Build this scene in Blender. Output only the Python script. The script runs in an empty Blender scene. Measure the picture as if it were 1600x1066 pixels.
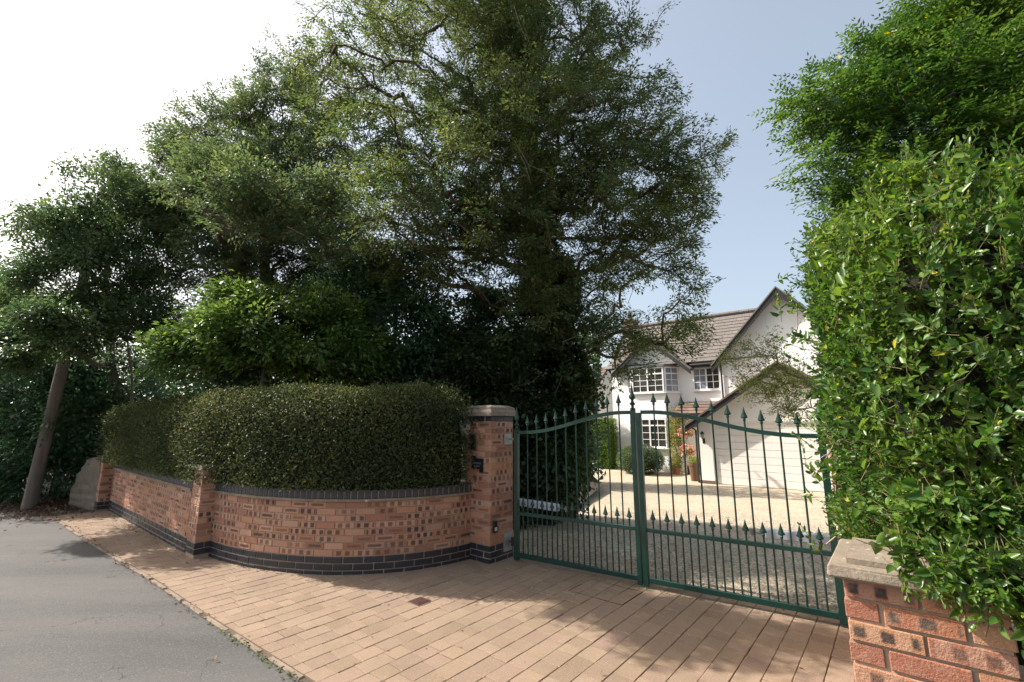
import bpy, bmesh, math, random
import numpy as np
from mathutils import Vector, Matrix
random.seed(7)
SC = bpy.context.scene
COL = SC.collection
PI = math.pi
R = math.radians

# ------------------------------------------------------------------ camera
cam = bpy.data.cameras.new('camera'); camo = bpy.data.objects.new('camera', cam); COL.objects.link(camo)
cam.sensor_width = 36; cam.lens = 16.0; cam.clip_start = 0.05; cam.clip_end = 2000
camo.location = (0, 0, 1.68); camo.rotation_euler = (R(90 + 10.3), 0, 0)
SC.camera = camo

# ------------------------------------------------------------------ sun and sky
SUN_AZ = -72.0      # degrees from +Y, negative is left
SUN_EL = 42.0
W = bpy.data.worlds.new('World'); SC.world = W; W.use_nodes = True
wn = W.node_tree; wn.nodes.clear()
sky = wn.nodes.new('ShaderNodeTexSky'); sky.sky_type = 'NISHITA'; sky.sun_disc = False
sky.sun_elevation = R(SUN_EL); sky.sun_rotation = R(SUN_AZ); sky.air_density = 1.0; sky.dust_density = 4.0; sky.ozone_density = 0.8
bg = wn.nodes.new('ShaderNodeBackground'); bg.inputs[1].default_value = 0.118
wo = wn.nodes.new('ShaderNodeOutputWorld')
hz = wn.nodes.new('ShaderNodeMix'); hz.data_type = 'RGBA'; hz.blend_type = 'ADD'; hz.inputs[0].default_value = 1.0; hz.inputs[7].default_value = (1.3, 1.32, 1.12, 1)   # thin even summer haze over the whole sky
wn.links.new(sky.outputs[0], hz.inputs[6]); wn.links.new(hz.outputs[2], bg.inputs[0]); wn.links.new(bg.outputs[0], wo.inputs[0])
sl = bpy.data.lights.new('sun', 'SUN'); slo = bpy.data.objects.new('sun', sl); COL.objects.link(slo)
sl.energy = 5.0; sl.angle = R(0.5); sl.color = (1.0, 0.94, 0.86)
sd = Vector((math.sin(R(SUN_AZ)) * math.cos(R(SUN_EL)), math.cos(R(SUN_AZ)) * math.cos(R(SUN_EL)), math.sin(R(SUN_EL))))
slo.rotation_euler = sd.to_track_quat('Z', 'Y').to_euler(); slo.location = (-20, 10, 30)
SC.view_settings.view_transform = 'Standard'; SC.view_settings.look = 'None'
SC.view_settings.gamma = 1; SC.view_settings.use_curve_mapping = False
SC.view_settings.exposure = 0.7
SC.cycles.max_bounces = 6; SC.cycles.transparent_max_bounces = 8; SC.cycles.diffuse_bounces = 3
SC.cycles.use_denoising = True

# ------------------------------------------------------------------ frame of the house and the paving
AZ = R(39.7)
E = np.array([math.cos(AZ), -math.sin(AZ)]); N = np.array([math.sin(AZ), math.cos(AZ)])
Q = np.array([6.84, 16.27])

# ------------------------------------------------------------------ material helpers
def new_mat(name):
    m = bpy.data.materials.new(name); m.use_nodes = True
    nt = m.node_tree; nt.nodes.clear()
    out = nt.nodes.new('ShaderNodeOutputMaterial'); p = nt.nodes.new('ShaderNodeBsdfPrincipled')
    nt.links.new(p.outputs[0], out.inputs[0])
    return m, nt, p, out
def nd(nt, t, **kw):
    n = nt.nodes.new(t)
    for k, v in kw.items():
        if k.startswith('_'): setattr(n, k[1:], v)
        else: n.inputs[k.replace('__', ' ')].default_value = v
    return n
def mth(nt, op, a, b=None, c=None, clamp=False):
    n = nt.nodes.new('ShaderNodeMath'); n.operation = op; n.use_clamp = clamp
    for i, v in enumerate((a, b, c)):
        if v is None: continue
        if isinstance(v, (int, float)): n.inputs[i].default_value = v
        else: nt.links.new(v, n.inputs[i])
    return n.outputs[0]
def ramp(nt, fac, stops, interp='LINEAR'):
    n = nt.nodes.new('ShaderNodeValToRGB'); cr = n.color_ramp; cr.interpolation = interp
    while len(cr.elements) < len(stops): cr.elements.new(0.5)
    for e, (p, c) in zip(cr.elements, stops):
        e.position = p; e.color = (*c, 1)
    nt.links.new(fac, n.inputs[0]); return n.outputs[0]
def mixc(nt, fac, a, b, mode='MIX'):
    n = nt.nodes.new('ShaderNodeMix'); n.data_type = 'RGBA'; n.blend_type = mode
    for i, v in ((0, fac), (6, a), (7, b)):
        if isinstance(v, (int, float)): n.inputs[i].default_value = v
        elif isinstance(v, tuple): n.inputs[i].default_value = (*v, 1)
        else: nt.links.new(v, n.inputs[i])
    return n.outputs[2]
def noise(nt, scale, detail=4, rough=0.55, coord=None, kind='Object'):
    n = nt.nodes.new('ShaderNodeTexNoise'); n.inputs['Scale'].default_value = scale
    n.inputs['Detail'].default_value = detail; n.inputs['Roughness'].default_value = rough
    if coord is None:
        coord = nt.nodes.new('ShaderNodeTexCoord').outputs[kind]
    nt.links.new(coord, n.inputs['Vector']); return n.outputs['Fac']
def bump(nt, p, h, strength=0.4, dist=0.01):
    b = nt.nodes.new('ShaderNodeBump'); b.inputs['Strength'].default_value = strength; b.inputs['Distance'].default_value = dist
    nt.links.new(h, b.inputs['Height']); nt.links.new(b.outputs[0], p.inputs['Normal'])
def worldpos(nt): return nt.nodes.new('ShaderNodeNewGeometry').outputs['Position']
def simple(name, c0, c1=None, scale=6, rough=0.7, bstr=0.0, bscale=60, bdist=0.004, metal=0, kind='Object', spec=0.5):
    m, nt, p, o = new_mat(name)
    c1 = c1 or tuple(x * 0.75 for x in c0)
    f = noise(nt, scale, 5, 0.6, kind=kind)
    f = mth(nt, 'MULTIPLY_ADD', f, 2.2, -0.6, clamp=True)
    nt.links.new(mixc(nt, f, c0, c1), p.inputs['Base Color'])
    p.inputs['Roughness'].default_value = rough; p.inputs['Metallic'].default_value = metal
    p.inputs['Specular IOR Level'].default_value = spec
    if bstr: bump(nt, p, noise(nt, bscale, 4, 0.6, kind=kind), bstr, bdist)
    return m

def leaf_mat(name, dark, mid, light, rough=0.4, trans=0.35, tcol=None, spec=0.5, yellow=None):
    m, nt, p, o = new_mat(name)
    g = nt.nodes.new('ShaderNodeNewGeometry'); oi = nt.nodes.new('ShaderNodeObjectInfo')
    rnd = mth(nt, 'FRACT', mth(nt, 'ADD', g.outputs['Random Per Island'], oi.outputs['Random']))
    big = noise(nt, 1.3, 3, 0.6, coord=g.outputs['Position'])
    f = mth(nt, 'ADD', mth(nt, 'MULTIPLY', rnd, 0.6), mth(nt, 'MULTIPLY_ADD', big, 1.6, -0.6), clamp=True)
    stops = [(0.05, dark), (0.45, mid), (0.85, light)]
    col = ramp(nt, f, stops)
    if yellow:
        yf = mth(nt, 'GREATER_THAN', rnd, 0.993)
        col = mixc(nt, yf, col, yellow)
    nt.links.new(col, p.inputs['Base Color'])
    p.inputs['Roughness'].default_value = rough; p.inputs['Specular IOR Level'].default_value = spec
    t = nt.nodes.new('ShaderNodeBsdfTranslucent')
    hs = nt.nodes.new('ShaderNodeHueSaturation'); hs.inputs['Hue'].default_value = 0.485; hs.inputs['Saturation'].default_value = 1.1; hs.inputs['Value'].default_value = 2.0
    nt.links.new(col, hs.inputs['Color']); nt.links.new(hs.outputs[0], t.inputs['Color'])
    mx = nt.nodes.new('ShaderNodeMixShader'); mx.inputs[0].default_value = trans
    nt.links.new(p.outputs[0], mx.inputs[1]); nt.links.new(t.outputs[0], mx.inputs[2]); nt.links.new(mx.outputs[0], o.inputs[0])
    return m

def brick_mat(name, cols, marks=True, soft=3.4, dens=0.47, rough_=0.6, duty=1.2, zs=3.35):
    m, nt, p, o = new_mat(name)
    oi = nt.nodes.new('ShaderNodeObjectInfo'); r = oi.outputs['Random']
    tc = nt.nodes.new('ShaderNodeTexCoord'); sx = nt.nodes.new('ShaderNodeSeparateXYZ'); nt.links.new(tc.outputs['Object'], sx.inputs[0])
    X, Z = sx.outputs[0], sx.outputs[2]
    k = len(cols)
    col = ramp(nt, r, [((i) / k, c) for i, c in enumerate(cols)], 'CONSTANT')
    wp = worldpos(nt)
    n1 = noise(nt, 9, 5, 0.6, coord=wp); n2 = noise(nt, 70, 4, 0.65, coord=wp)
    col = mixc(nt, mth(nt, 'MULTIPLY_ADD', n1, 1.4, -0.4, clamp=True), col, mixc(nt, 0.5, col, (0.36, 0.2, 0.12)))
    if marks:
        r2 = mth(nt, 'FRACT', mth(nt, 'MULTIPLY', r, 7.31)); r3 = mth(nt, 'FRACT', mth(nt, 'MULTIPLY', r, 23.7)); r4 = mth(nt, 'FRACT', mth(nt, 'MULTIPLY', r, 51.3))
        wob = mth(nt, 'MULTIPLY_ADD', noise(nt, 45, 3, 0.6, coord=wp), 0.9, -0.45)
        ph = mth(nt, 'MULTIPLY_ADD', r3, 6.28, mth(nt, 'MULTIPLY', X, mth(nt, 'MULTIPLY_ADD', r4, 16.0, 62.0)))
        cs = mth(nt, 'COSINE', ph)
        sq = mth(nt, 'SMOOTHSTEP' if False else 'MULTIPLY_ADD', mth(nt, 'ADD', cs, mth(nt, 'MULTIPLY', wob, 1.1)), soft, duty, clamp=True)
        zz = mth(nt, 'MULTIPLY_ADD', mth(nt, 'ABSOLUTE', Z), -120, zs)
        zz = mth(nt, 'ADD', zz, mth(nt, 'MULTIPLY', wob, 1.2), clamp=True)
        end = mth(nt, 'MULTIPLY_ADD', mth(nt, 'ABSOLUTE', X), -70, 7.2, clamp=True)
        on = mth(nt, 'GREATER_THAN', r2, dens)
        a = mth(nt, 'MULTIPLY', mth(nt, 'MULTIPLY', sq, zz), mth(nt, 'MULTIPLY', on, end))
        pale = mth(nt, 'MULTIPLY', mth(nt, 'MULTIPLY', mth(nt, 'SUBTRACT', 1.0, sq), on), mth(nt, 'MULTIPLY', mth(nt, 'GREATER_THAN', r4, 0.45), 0.3))
        col = mixc(nt, pale, col, (0.50, 0.34, 0.25))
        strk = mth(nt, 'MULTIPLY', mth(nt, 'LESS_THAN', r2, 0.22), mth(nt, 'MULTIPLY', mth(nt, 'MULTIPLY_ADD', mth(nt, 'ADD', mth(nt, 'ABSOLUTE', Z), mth(nt, 'MULTIPLY', wob, 0.012)), -120, 2.2, clamp=True), mth(nt, 'MULTIPLY_ADD', mth(nt, 'ABSOLUTE', X), -60, 5.2, clamp=True)))
        a = mth(nt, 'MULTIPLY', mth(nt, 'MAXIMUM', a, strk), mth(nt, 'MULTIPLY_ADD', r3, 0.55, 0.43))
        col = mixc(nt, a, col, (0.045, 0.038, 0.036))
    col = mixc(nt, mth(nt, 'MULTIPLY_ADD', n2, 1.2, -0.45, clamp=True), col, mixc(nt, 0.45, col, (0.16, 0.1, 0.07)))
    nt.links.new(col, p.inputs['Base Color']); p.inputs['Roughness'].default_value = 0.82
    p.inputs['Specular IOR Level'].default_value = 0.3
    if rough_ > .8:
        n5 = noise(nt, 28, 6, 0.7, coord=wp); col = mixc(nt, mth(nt, 'MULTIPLY_ADD', n5, 3.0, -1.35, clamp=True), col, mixc(nt, 0.4, col, (0.5, 0.36, 0.26))); n6 = noise(nt, 16, 5, 0.65, coord=wp); col = mixc(nt, mth(nt, 'MULTIPLY_ADD', n6, -4.0, 1.5, clamp=True), col, mixc(nt, 0.6, col, (0.12, 0.06, 0.05))); nt.links.new(col, p.inputs['Base Color'])
        bump(nt, p, mth(nt, 'ADD', n5, noise(nt, 120, 4, 0.7, coord=wp)), 0.9, 0.006)
    else: bump(nt, p, noise(nt, 140, 4, 0.7, coord=wp), 0.6, 0.003)
    return m

M = {}
M['brick'] = brick_mat('red_brick', [(0.43, 0.20, 0.125), (0.50, 0.265, 0.18), (0.36, 0.16, 0.11), (0.48, 0.235, 0.135), (0.45, 0.25, 0.175), (0.32, 0.155, 0.105), (0.52, 0.30, 0.21)])
M['brick_near'] = brick_mat('orange_red_brick', [(0.40, 0.155, 0.085), (0.45, 0.20, 0.105), (0.34, 0.12, 0.075), (0.47, 0.22, 0.11), (0.38, 0.145, 0.09)], soft=2.0, dens=0.36, rough_=1.0, duty=0.15, zs=2.7)
M['blue'] = simple('blue_engineering_brick', (0.032, 0.034, 0.045), (0.018, 0.02, 0.028), scale=14, rough=0.42, bstr=0.25, bscale=50, bdist=0.002)
M['coping_blue'] = simple('blue_coping_brick', (0.055, 0.055, 0.066), (0.03, 0.03, 0.04), scale=14, rough=0.55, bstr=0.3, bscale=50, bdist=0.002)
M['mortar'] = simple('mortar', (0.40, 0.31, 0.22), (0.27, 0.20, 0.145), scale=12, rough=0.95, bstr=0.5, bscale=150, bdist=0.003)
M['mortar_dark'] = simple('weathered_mortar', (0.33, 0.26, 0.19), (0.2, 0.16, 0.12), scale=12, rough=0.95, bstr=0.5, bscale=150)
def stone_mat():
    m, nt, p, o = new_mat('weathered_cap_stone'); wp = worldpos(nt)
    a = noise(nt, 7, 6, 0.65, coord=wp); b = noise(nt, 60, 5, 0.7, coord=wp); c = noise(nt, 18, 3, 0.5, coord=wp)
    col = mixc(nt, mth(nt, 'MULTIPLY_ADD', a, 2.4, -0.7, clamp=True), (0.34, 0.27, 0.20), (0.19, 0.155, 0.115))
    col = mixc(nt, mth(nt, 'MULTIPLY_ADD', b, 3, -1.2, clamp=True), col, mixc(nt, 0.5, col, (0.12, 0.11, 0.09)))
    col = mixc(nt, mth(nt, 'GREATER_THAN', c, 0.69), col, (0.55, 0.53, 0.46))
    nt.links.new(col, p.inputs['Base Color']); p.inputs['Roughness'].default_value = 0.93
    bump(nt, p, b, 0.8, 0.006); return m
M['stone'] = stone_mat()
def paver_mat():
    m, nt, p, o = new_mat('buff_block_paving'); wp = worldpos(nt)
    oi = nt.nodes.new('ShaderNodeObjectInfo'); g = nt.nodes.new('ShaderNodeNewGeometry')
    r = mth(nt, 'FRACT', mth(nt, 'ADD', oi.outputs['Random'], g.outputs['Random Per Island']))
    col = ramp(nt, r, [(0, (0.30, 0.212, 0.145)), (0.2, (0.27, 0.19, 0.133)), (0.4, (0.31, 0.225, 0.155)), (0.55, (0.28, 0.19, 0.142)), (0.7, (0.25, 0.178, 0.127)), (0.82, (0.30, 0.215, 0.143)), (0.93, (0.245, 0.175, 0.117))])
    n1 = noise(nt, 1.6, 5, 0.6, coord=wp); n2 = noise(nt, 110, 3, 0.75, coord=wp); n3 = noise(nt, 25, 4, 0.6, coord=wp)
    col = mixc(nt, mth(nt, 'MULTIPLY_ADD', n1, 3.0, -1.3, clamp=True), col, mixc(nt, 0.5, col, (0.16, 0.115, 0.08)))
    col = mixc(nt, mth(nt, 'MULTIPLY_ADD', n3, 2.4, -1.2, clamp=True), col, mixc(nt, 0.3, col, (0.17, 0.12, 0.09)))
    col = mixc(nt, mth(nt, 'MULTIPLY_ADD', n2, 7, -4.0, clamp=True), col, (0.56, 0.46, 0.34))
    col = mixc(nt, mth(nt, 'MULTIPLY_ADD', n2, -6, 2.3, clamp=True), col, (0.15, 0.10, 0.07))
    nt.links.new(col, p.inputs['Base Color']); p.inputs['Roughness'].default_value = 0.9; p.inputs['Specular IOR Level'].default_value = 0.3
    bump(nt, p, n2, 0.7, 0.003); return m
M['paver'] = paver_mat()
M['sand'] = simple('jointing_sand', (0.15, 0.11, 0.075), (0.06, 0.046, 0.03), scale=5, rough=1, bstr=0.4, bscale=200, kind='Object')
def asphalt_mat():
    m, nt, p, o = new_mat('worn_asphalt'); wp = worldpos(nt)
    mp = nt.nodes.new('ShaderNodeMapping'); nt.links.new(wp, mp.inputs[0]); mp.inputs['Rotation'].default_value = (0, 0, R(-38)); mp.inputs['Scale'].default_value = (0.35, 1.6, 1)
    a = noise(nt, 1.0, 5, 0.6, coord=mp.outputs[0]); b = noise(nt, 95, 5, 0.8, coord=wp); c = noise(nt, 30, 4, 0.7, coord=wp)
    col = mixc(nt, mth(nt, 'MULTIPLY_ADD', a, 2.6, -0.9, clamp=True), (0.07, 0.068, 0.066), (0.118, 0.112, 0.106))
    col = mixc(nt, mth(nt, 'MULTIPLY_ADD', b, 4, -2.1, clamp=True), col, (0.27, 0.255, 0.235))
    col = mixc(nt, mth(nt, 'MULTIPLY_ADD', b, -4, 1.6, clamp=True), col, (0.045, 0.043, 0.04))
    col = mixc(nt, mth(nt, 'MULTIPLY_ADD', c, 9, -6.3, clamp=True), col, (0.3, 0.29, 0.27))
    # hairline cracks
    v = nt.nodes.new('ShaderNodeTexVoronoi'); v.feature = 'DISTANCE_TO_EDGE'; v.inputs['Scale'].default_value = 0.55
    dv = nt.nodes.new('ShaderNodeVectorMath'); dv.operation = 'ADD'; nn_ = nt.nodes.new('ShaderNodeTexNoise'); nn_.inputs['Scale'].default_value = 2.2; nn_.inputs['Detail'].default_value = 6
    nt.links.new(wp, nn_.inputs['Vector']); nt.links.new(wp, dv.inputs[0]); nt.links.new(nn_.outputs['Color'], dv.inputs[1]); nt.links.new(dv.outputs[0], v.inputs['Vector'])
    ck = mth(nt, 'MULTIPLY', mth(nt, 'LESS_THAN', v.outputs['Distance'], 0.0022), mth(nt, 'GREATER_THAN', a, 0.46))
    col = mixc(nt, mth(nt, 'MULTIPLY', ck, 0.75), col, (0.04, 0.036, 0.032))
    nt.links.new(col, p.inputs['Base Color']); p.inputs['Roughness'].default_value = 0.86; p.inputs['Specular IOR Level'].default_value = 0.35
    bump(nt, p, b, 0.8, 0.004); return m
M['asphalt'] = asphalt_mat()
def gravel_mat():
    m, nt, p, o = new_mat('golden_gravel'); wp = worldpos(nt)
    v = nt.nodes.new('ShaderNodeTexVoronoi'); v.inputs['Scale'].default_value = 42; nt.links.new(wp, v.inputs['Vector'])
    sx = nt.nodes.new('ShaderNodeSeparateColor'); nt.links.new(v.outputs['Color'], sx.inputs[0])
    col = ramp(nt, sx.outputs[0], [(0, (0.30, 0.235, 0.165)), (0.2, (0.50, 0.41, 0.29)), (0.5, (0.60, 0.51, 0.37)), (0.75, (0.43, 0.35, 0.25)), (1, (0.70, 0.62, 0.48))])
    n1 = noise(nt, 0.9, 5, 0.6, coord=wp)
    col = mixc(nt, mth(nt, 'MULTIPLY_ADD', n1, 2.4, -1.0, clamp=True), col, mixc(nt, 0.45, col, (0.2, 0.15, 0.09)))
    col = mixc(nt, mth(nt, 'MULTIPLY_ADD', v.outputs['Distance'], 2.0, -1.0, clamp=True), col, (0.16, 0.12, 0.08))
    nt.links.new(col, p.inputs['Base Color']); p.inputs['Roughness'].default_value = 0.95
    bump(nt, p, mth(nt, 'SUBTRACT', 1.0, v.outputs['Distance']), 0.6, 0.012); return m
M['gravel'] = gravel_mat()
M['soil'] = simple('garden_soil', (0.05, 0.036, 0.024), (0.03, 0.022, 0.016), scale=4, rough=1, bstr=0.8, bscale=30, bdist=0.02)
M['grass'] = simple('dry_grass_ground', (0.10, 0.11, 0.04), (0.06, 0.07, 0.03), scale=3, rough=1, bstr=0.8, bscale=40, bdist=0.02)
def render_mat(name, c, c2, st):
    m, nt, p, o = new_mat(name); wp = worldpos(nt)
    a = noise(nt, 0.8, 5, 0.6, coord=wp); b = noise(nt, 45, 3, 0.6, coord=wp)
    nt.links.new(mixc(nt, mth(nt, 'MULTIPLY_ADD', a, 1.8, -0.5, clamp=True), c, c2), p.inputs['Base Color'])
    p.inputs['Roughness'].default_value = 0.9; bump(nt, p, b, st, 0.008); return m
M['render'] = render_mat('white_painted_render', (0.86, 0.86, 0.85), (0.80, 0.79, 0.77), 0.4)
M['garage_paint'] = render_mat('white_garage_render', (0.84, 0.81, 0.76), (0.78, 0.745, 0.69), 0.3)
M['upvc'] = simple('white_window_frame', (0.82, 0.82, 0.82), (0.76, 0.76, 0.77), rough=0.35)
M['glass'] = simple('dark_window_glass', (0.03, 0.028, 0.024), (0.055, 0.05, 0.042), scale=1.2, rough=0.06, spec=0.7)
M['curtain'] = simple('pale_curtained_glass', (0.30, 0.33, 0.38), (0.15, 0.17, 0.2), scale=5, rough=0.12)
M['black'] = simple('black_painted_timber', (0.022, 0.022, 0.025), (0.014, 0.014, 0.016), rough=0.5)
M['white_black'] = simple('grey_felt_flashing', (0.13, 0.14, 0.16), (0.09, 0.1, 0.12), rough=0.6)
def tile_mat(name, cols):
    m, nt, p, o = new_mat(name); g = nt.nodes.new('ShaderNodeNewGeometry')
    col = ramp(nt, g.outputs['Random Per Island'], [(i / len(cols), c) for i, c in enumerate(cols)])
    n1 = noise(nt, 2.2, 5, 0.65, coord=g.outputs['Position'])
    col = mixc(nt, mth(nt, 'MULTIPLY_ADD', n1, 2.4, -0.9, clamp=True), col, mixc(nt, 0.4, col, (0.1, 0.085, 0.07)))
    nt.links.new(col, p.inputs['Base Color']); p.inputs['Roughness'].default_value = 0.85
    bump(nt, p, noise(nt, 60, 3, 0.6, coord=g.outputs['Position']), 0.4, 0.005); return m
M['tile'] = tile_mat('weathered_roof_tile', [(0.17, 0.148, 0.13), (0.15, 0.128, 0.115), (0.19, 0.168, 0.15), (0.165, 0.14, 0.125)])
M['tile_red'] = tile_mat('red_brown_roof_tile', [(0.17, 0.115, 0.09), (0.15, 0.095, 0.075), (0.20, 0.135, 0.105)])
M['cladding'] = simple('grey_weatherboard', (0.52, 0.50, 0.46), (0.44, 0.42, 0.39), scale=2, rough=0.8)
M['garage_door'] = simple('white_garage_door', (0.80, 0.77, 0.72), (0.76, 0.73, 0.68), scale=2, rough=0.5)
def gate_mat():
    m, nt, p, o = new_mat('dark_green_gate_paint'); wp = worldpos(nt)
    a = noise(nt, 25, 4, 0.6, coord=wp)
    nt.links.new(mixc(nt, mth(nt, 'MULTIPLY_ADD', a, 2, -0.5, clamp=True), (0.003, 0.045, 0.033), (0.003, 0.028, 0.022)), p.inputs['Base Color'])
    p.inputs['Roughness'].default_value = 0.38; bump(nt, p, a, 0.15, 0.002); return m
M['gate'] = gate_mat()
M['metal'] = simple('galvanised_metal', (0.36, 0.36, 0.36), (0.26, 0.26, 0.27), scale=10, rough=0.5, metal=0.6)
M['motor'] = simple('pale_grey_enamel', (0.52, 0.56, 0.62), (0.44, 0.48, 0.54), scale=8, rough=0.45)
M['rust'] = simple('rusty_iron', (0.085, 0.03, 0.022), (0.05, 0.02, 0.015), scale=30, rough=0.7, bstr=0.3)
M['iron'] = simple('black_iron', (0.012, 0.012, 0.014), (0.02, 0.02, 0.024), rough=0.4)
M['lampglass'] = simple('clear_lantern_glass', (0.30, 0.29, 0.26), (0.18, 0.175, 0.16), rough=0.08)
M['plaque'] = simple('black_plaque', (0.02, 0.022, 0.028), (0.012, 0.013, 0.018), rough=0.3)
M['white'] = simple('white_print', (0.7, 0.7, 0.66), rough=0.6)
def pole_mat():
    m, nt, p, o = new_mat('weathered_pole_wood'); tc = nt.nodes.new('ShaderNodeTexCoord'); mp = nt.nodes.new('ShaderNodeMapping')
    nt.links.new(tc.outputs['Object'], mp.inputs[0]); mp.inputs['Scale'].default_value = (22, 22, 0.8)
    a = noise(nt, 1, 6, 0.7, coord=mp.outputs[0])
    nt.links.new(mixc(nt, mth(nt, 'MULTIPLY_ADD', a, 2.6, -0.8, clamp=True), (0.20, 0.155, 0.12), (0.085, 0.065, 0.052)), p.inputs['Base Color'])
    p.inputs['Roughness'].default_value = 0.9; bump(nt, p, a, 0.8, 0.01); return m
M['pole'] = pole_mat()
M['slabstone'] = simple('brown_grey_stone', (0.25, 0.20, 0.15), (0.13, 0.105, 0.08), scale=5, rough=0.95, bstr=0.8, bscale=40, bdist=0.01)
def bark_mat(name, a_, b_):
    m, nt, p, o = new_mat(name); wp = worldpos(nt); mp = nt.nodes.new('ShaderNodeMapping'); nt.links.new(wp, mp.inputs[0]); mp.inputs['Scale'].default_value = (14, 14, 4)
    a = noise(nt, 1, 6, 0.7, coord=mp.outputs[0])
    nt.links.new(mixc(nt, mth(nt, 'MULTIPLY_ADD', a, 2.4, -0.7, clamp=True), a_, b_), p.inputs['Base Color'])
    p.inputs['Roughness'].default_value = 0.9; bump(nt, p, a, 0.8, 0.01); return m
M['bark_red'] = bark_mat('reddish_bark', (0.17, 0.105, 0.07), (0.075, 0.045, 0.032))
M['bark_grey'] = bark_mat('grey_bark', (0.20, 0.17, 0.14), (0.09, 0.075, 0.06))
M['twig'] = bark_mat('pale_dead_twig', (0.34, 0.28, 0.2), (0.2, 0.16, 0.12))
M['cypress'] = leaf_mat('cypress_foliage', (0.036, 0.066, 0.027), (0.078, 0.12, 0.042), (0.165, 0.195, 0.055), rough=0.5, trans=0.4)
M['cypress_b'] = leaf_mat('blue_green_cypress_foliage', (0.03, 0.056, 0.027), (0.062, 0.10, 0.042), (0.125, 0.165, 0.056), rough=0.5, trans=0.42)
M['holly'] = leaf_mat('glossy_tree_leaf', (0.028, 0.058, 0.027), (0.057, 0.10, 0.04), (0.11, 0.16, 0.054), rough=0.38, trans=0.4)
M['laurel'] = leaf_mat('dark_laurel_leaf', (0.024, 0.06, 0.03), (0.045, 0.096, 0.046), (0.08, 0.145, 0.062), rough=0.34, trans=0.3)
M['bright'] = leaf_mat('fresh_green_leaf', (0.045, 0.09, 0.025), (0.085, 0.15, 0.036), (0.14, 0.21, 0.05), rough=0.34, trans=0.38)
M['hedge'] = leaf_mat('clipped_hedge_leaf', (0.028, 0.042, 0.015), (0.05, 0.072, 0.025), (0.12, 0.13, 0.045), rough=0.55, trans=0.25, spec=0.22)
M['privet'] = leaf_mat('privet_leaf', (0.022, 0.066, 0.012), (0.05, 0.122, 0.02), (0.13, 0.215, 0.036), rough=0.36, trans=0.34, spec=0.45, yellow=(0.4, 0.38, 0.05))
M['pinnate'] = leaf_mat('pinnate_leaf', (0.03, 0.082, 0.016), (0.058, 0.128, 0.024), (0.11, 0.185, 0.036), rough=0.38, trans=0.36, yellow=(0.5, 0.42, 0.04))
M['lacy'] = leaf_mat('lacy_leaf', (0.10, 0.135, 0.03), (0.15, 0.185, 0.045), (0.22, 0.24, 0.06), rough=0.4, trans=0.55)
M['lime'] = leaf_mat('lime_hedge_leaf', (0.06, 0.12, 0.012), (0.10, 0.18, 0.018), (0.16, 0.24, 0.03), rough=0.4, trans=0.35)
M['ivy'] = leaf_mat('ivy_leaf', (0.012, 0.028, 0.01), (0.024, 0.048, 0.016), (0.07, 0.10, 0.028), rough=0.42, trans=0.25)
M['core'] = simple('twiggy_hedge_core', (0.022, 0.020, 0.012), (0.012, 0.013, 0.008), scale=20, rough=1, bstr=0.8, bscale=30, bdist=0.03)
M['pink'] = leaf_mat('pink_flower', (0.55, 0.12, 0.15), (0.62, 0.22, 0.22), (0.68, 0.36, 0.22), rough=0.5, trans=0.15)
M['terracotta'] = simple('terracotta', (0.42, 0.17, 0.09), (0.32, 0.12, 0.07), rough=0.8)
M['dead'] = leaf_mat('dead_leaf', (0.06, 0.035, 0.02), (0.12, 0.07, 0.04), (0.2, 0.13, 0.08), rough=0.8, trans=0.1)
M['fence'] = simple('brown_fence_timber', (0.16, 0.085, 0.045), (0.10, 0.055, 0.03), scale=10, rough=0.8)
M['kerb'] = simple('worn_concrete_edging', (0.30, 0.225, 0.165), (0.20, 0.155, 0.12), scale=12, rough=0.95, bstr=0.6, bscale=90)
M['shoot'] = simple('olive_shoot', (0.16, 0.15, 0.05), (0.12, 0.08, 0.04), rough=0.7)
M['rubber'] = simple('dark_rubber', (0.02, 0.03, 0.025), rough=0.5)
M['weed'] = leaf_mat('weed_leaf', (0.06, 0.10, 0.02), (0.1, 0.15, 0.03), (0.16, 0.2, 0.05), rough=0.5, trans=0.3)

# ------------------------------------------------------------------ object helpers
def link(o, parent=None):
    COL.objects.link(o)
    if parent is not None: o.parent = parent
    return o
def tag(o, label=None, cat=None, group=None, kind=None):
    for k, v in (('label', label), ('category', cat), ('group', group), ('kind', kind)):
        if v: o[k] = v
    return o
def thing(name, label, cat, loc=(0, 0, 0), rz=0, group=None):
    o = bpy.data.objects.new(name, None); o.location = loc; o.rotation_euler = (0, 0, rz); o.empty_display_size = 0.2
    link(o); return tag(o, label, cat, group)
def mobj(name, me, mat=None, parent=None, loc=None, rz=None, smooth=False):
    if mat is not None and not me.materials: me.materials.append(mat)
    o = bpy.data.objects.new(name, me); link(o, parent)
    if loc is not None: o.location = loc
    if rz is not None: o.rotation_euler = (0, 0, rz)
    if smooth: me.shade_smooth()
    return o
def bm_mesh(bm, name):
    me = bpy.data.meshes.new(name); bm.to_mesh(me); bm.free(); return me
def bm_obj(name, bm, mat, parent=None, **kw): return mobj(name, bm_mesh(bm, name), mat, parent, **kw)
def box(bm, x0, x1, y0, y1, z0, z1, mtx=None):
    vs = [bm.verts.new(v) for v in ((x0, y0, z0), (x1, y0, z0), (x1, y1, z0), (x0, y1, z0), (x0, y0, z1), (x1, y0, z1), (x1, y1, z1), (x0, y1, z1))]
    if mtx is not None:
        for v in vs: v.co = mtx @ v.co
    for f in ((0, 3, 2, 1), (4, 5, 6, 7), (0, 1, 5, 4), (1, 2, 6, 5), (2, 3, 7, 6), (3, 0, 4, 7)): bm.faces.new([vs[i] for i in f])
    return vs
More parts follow.
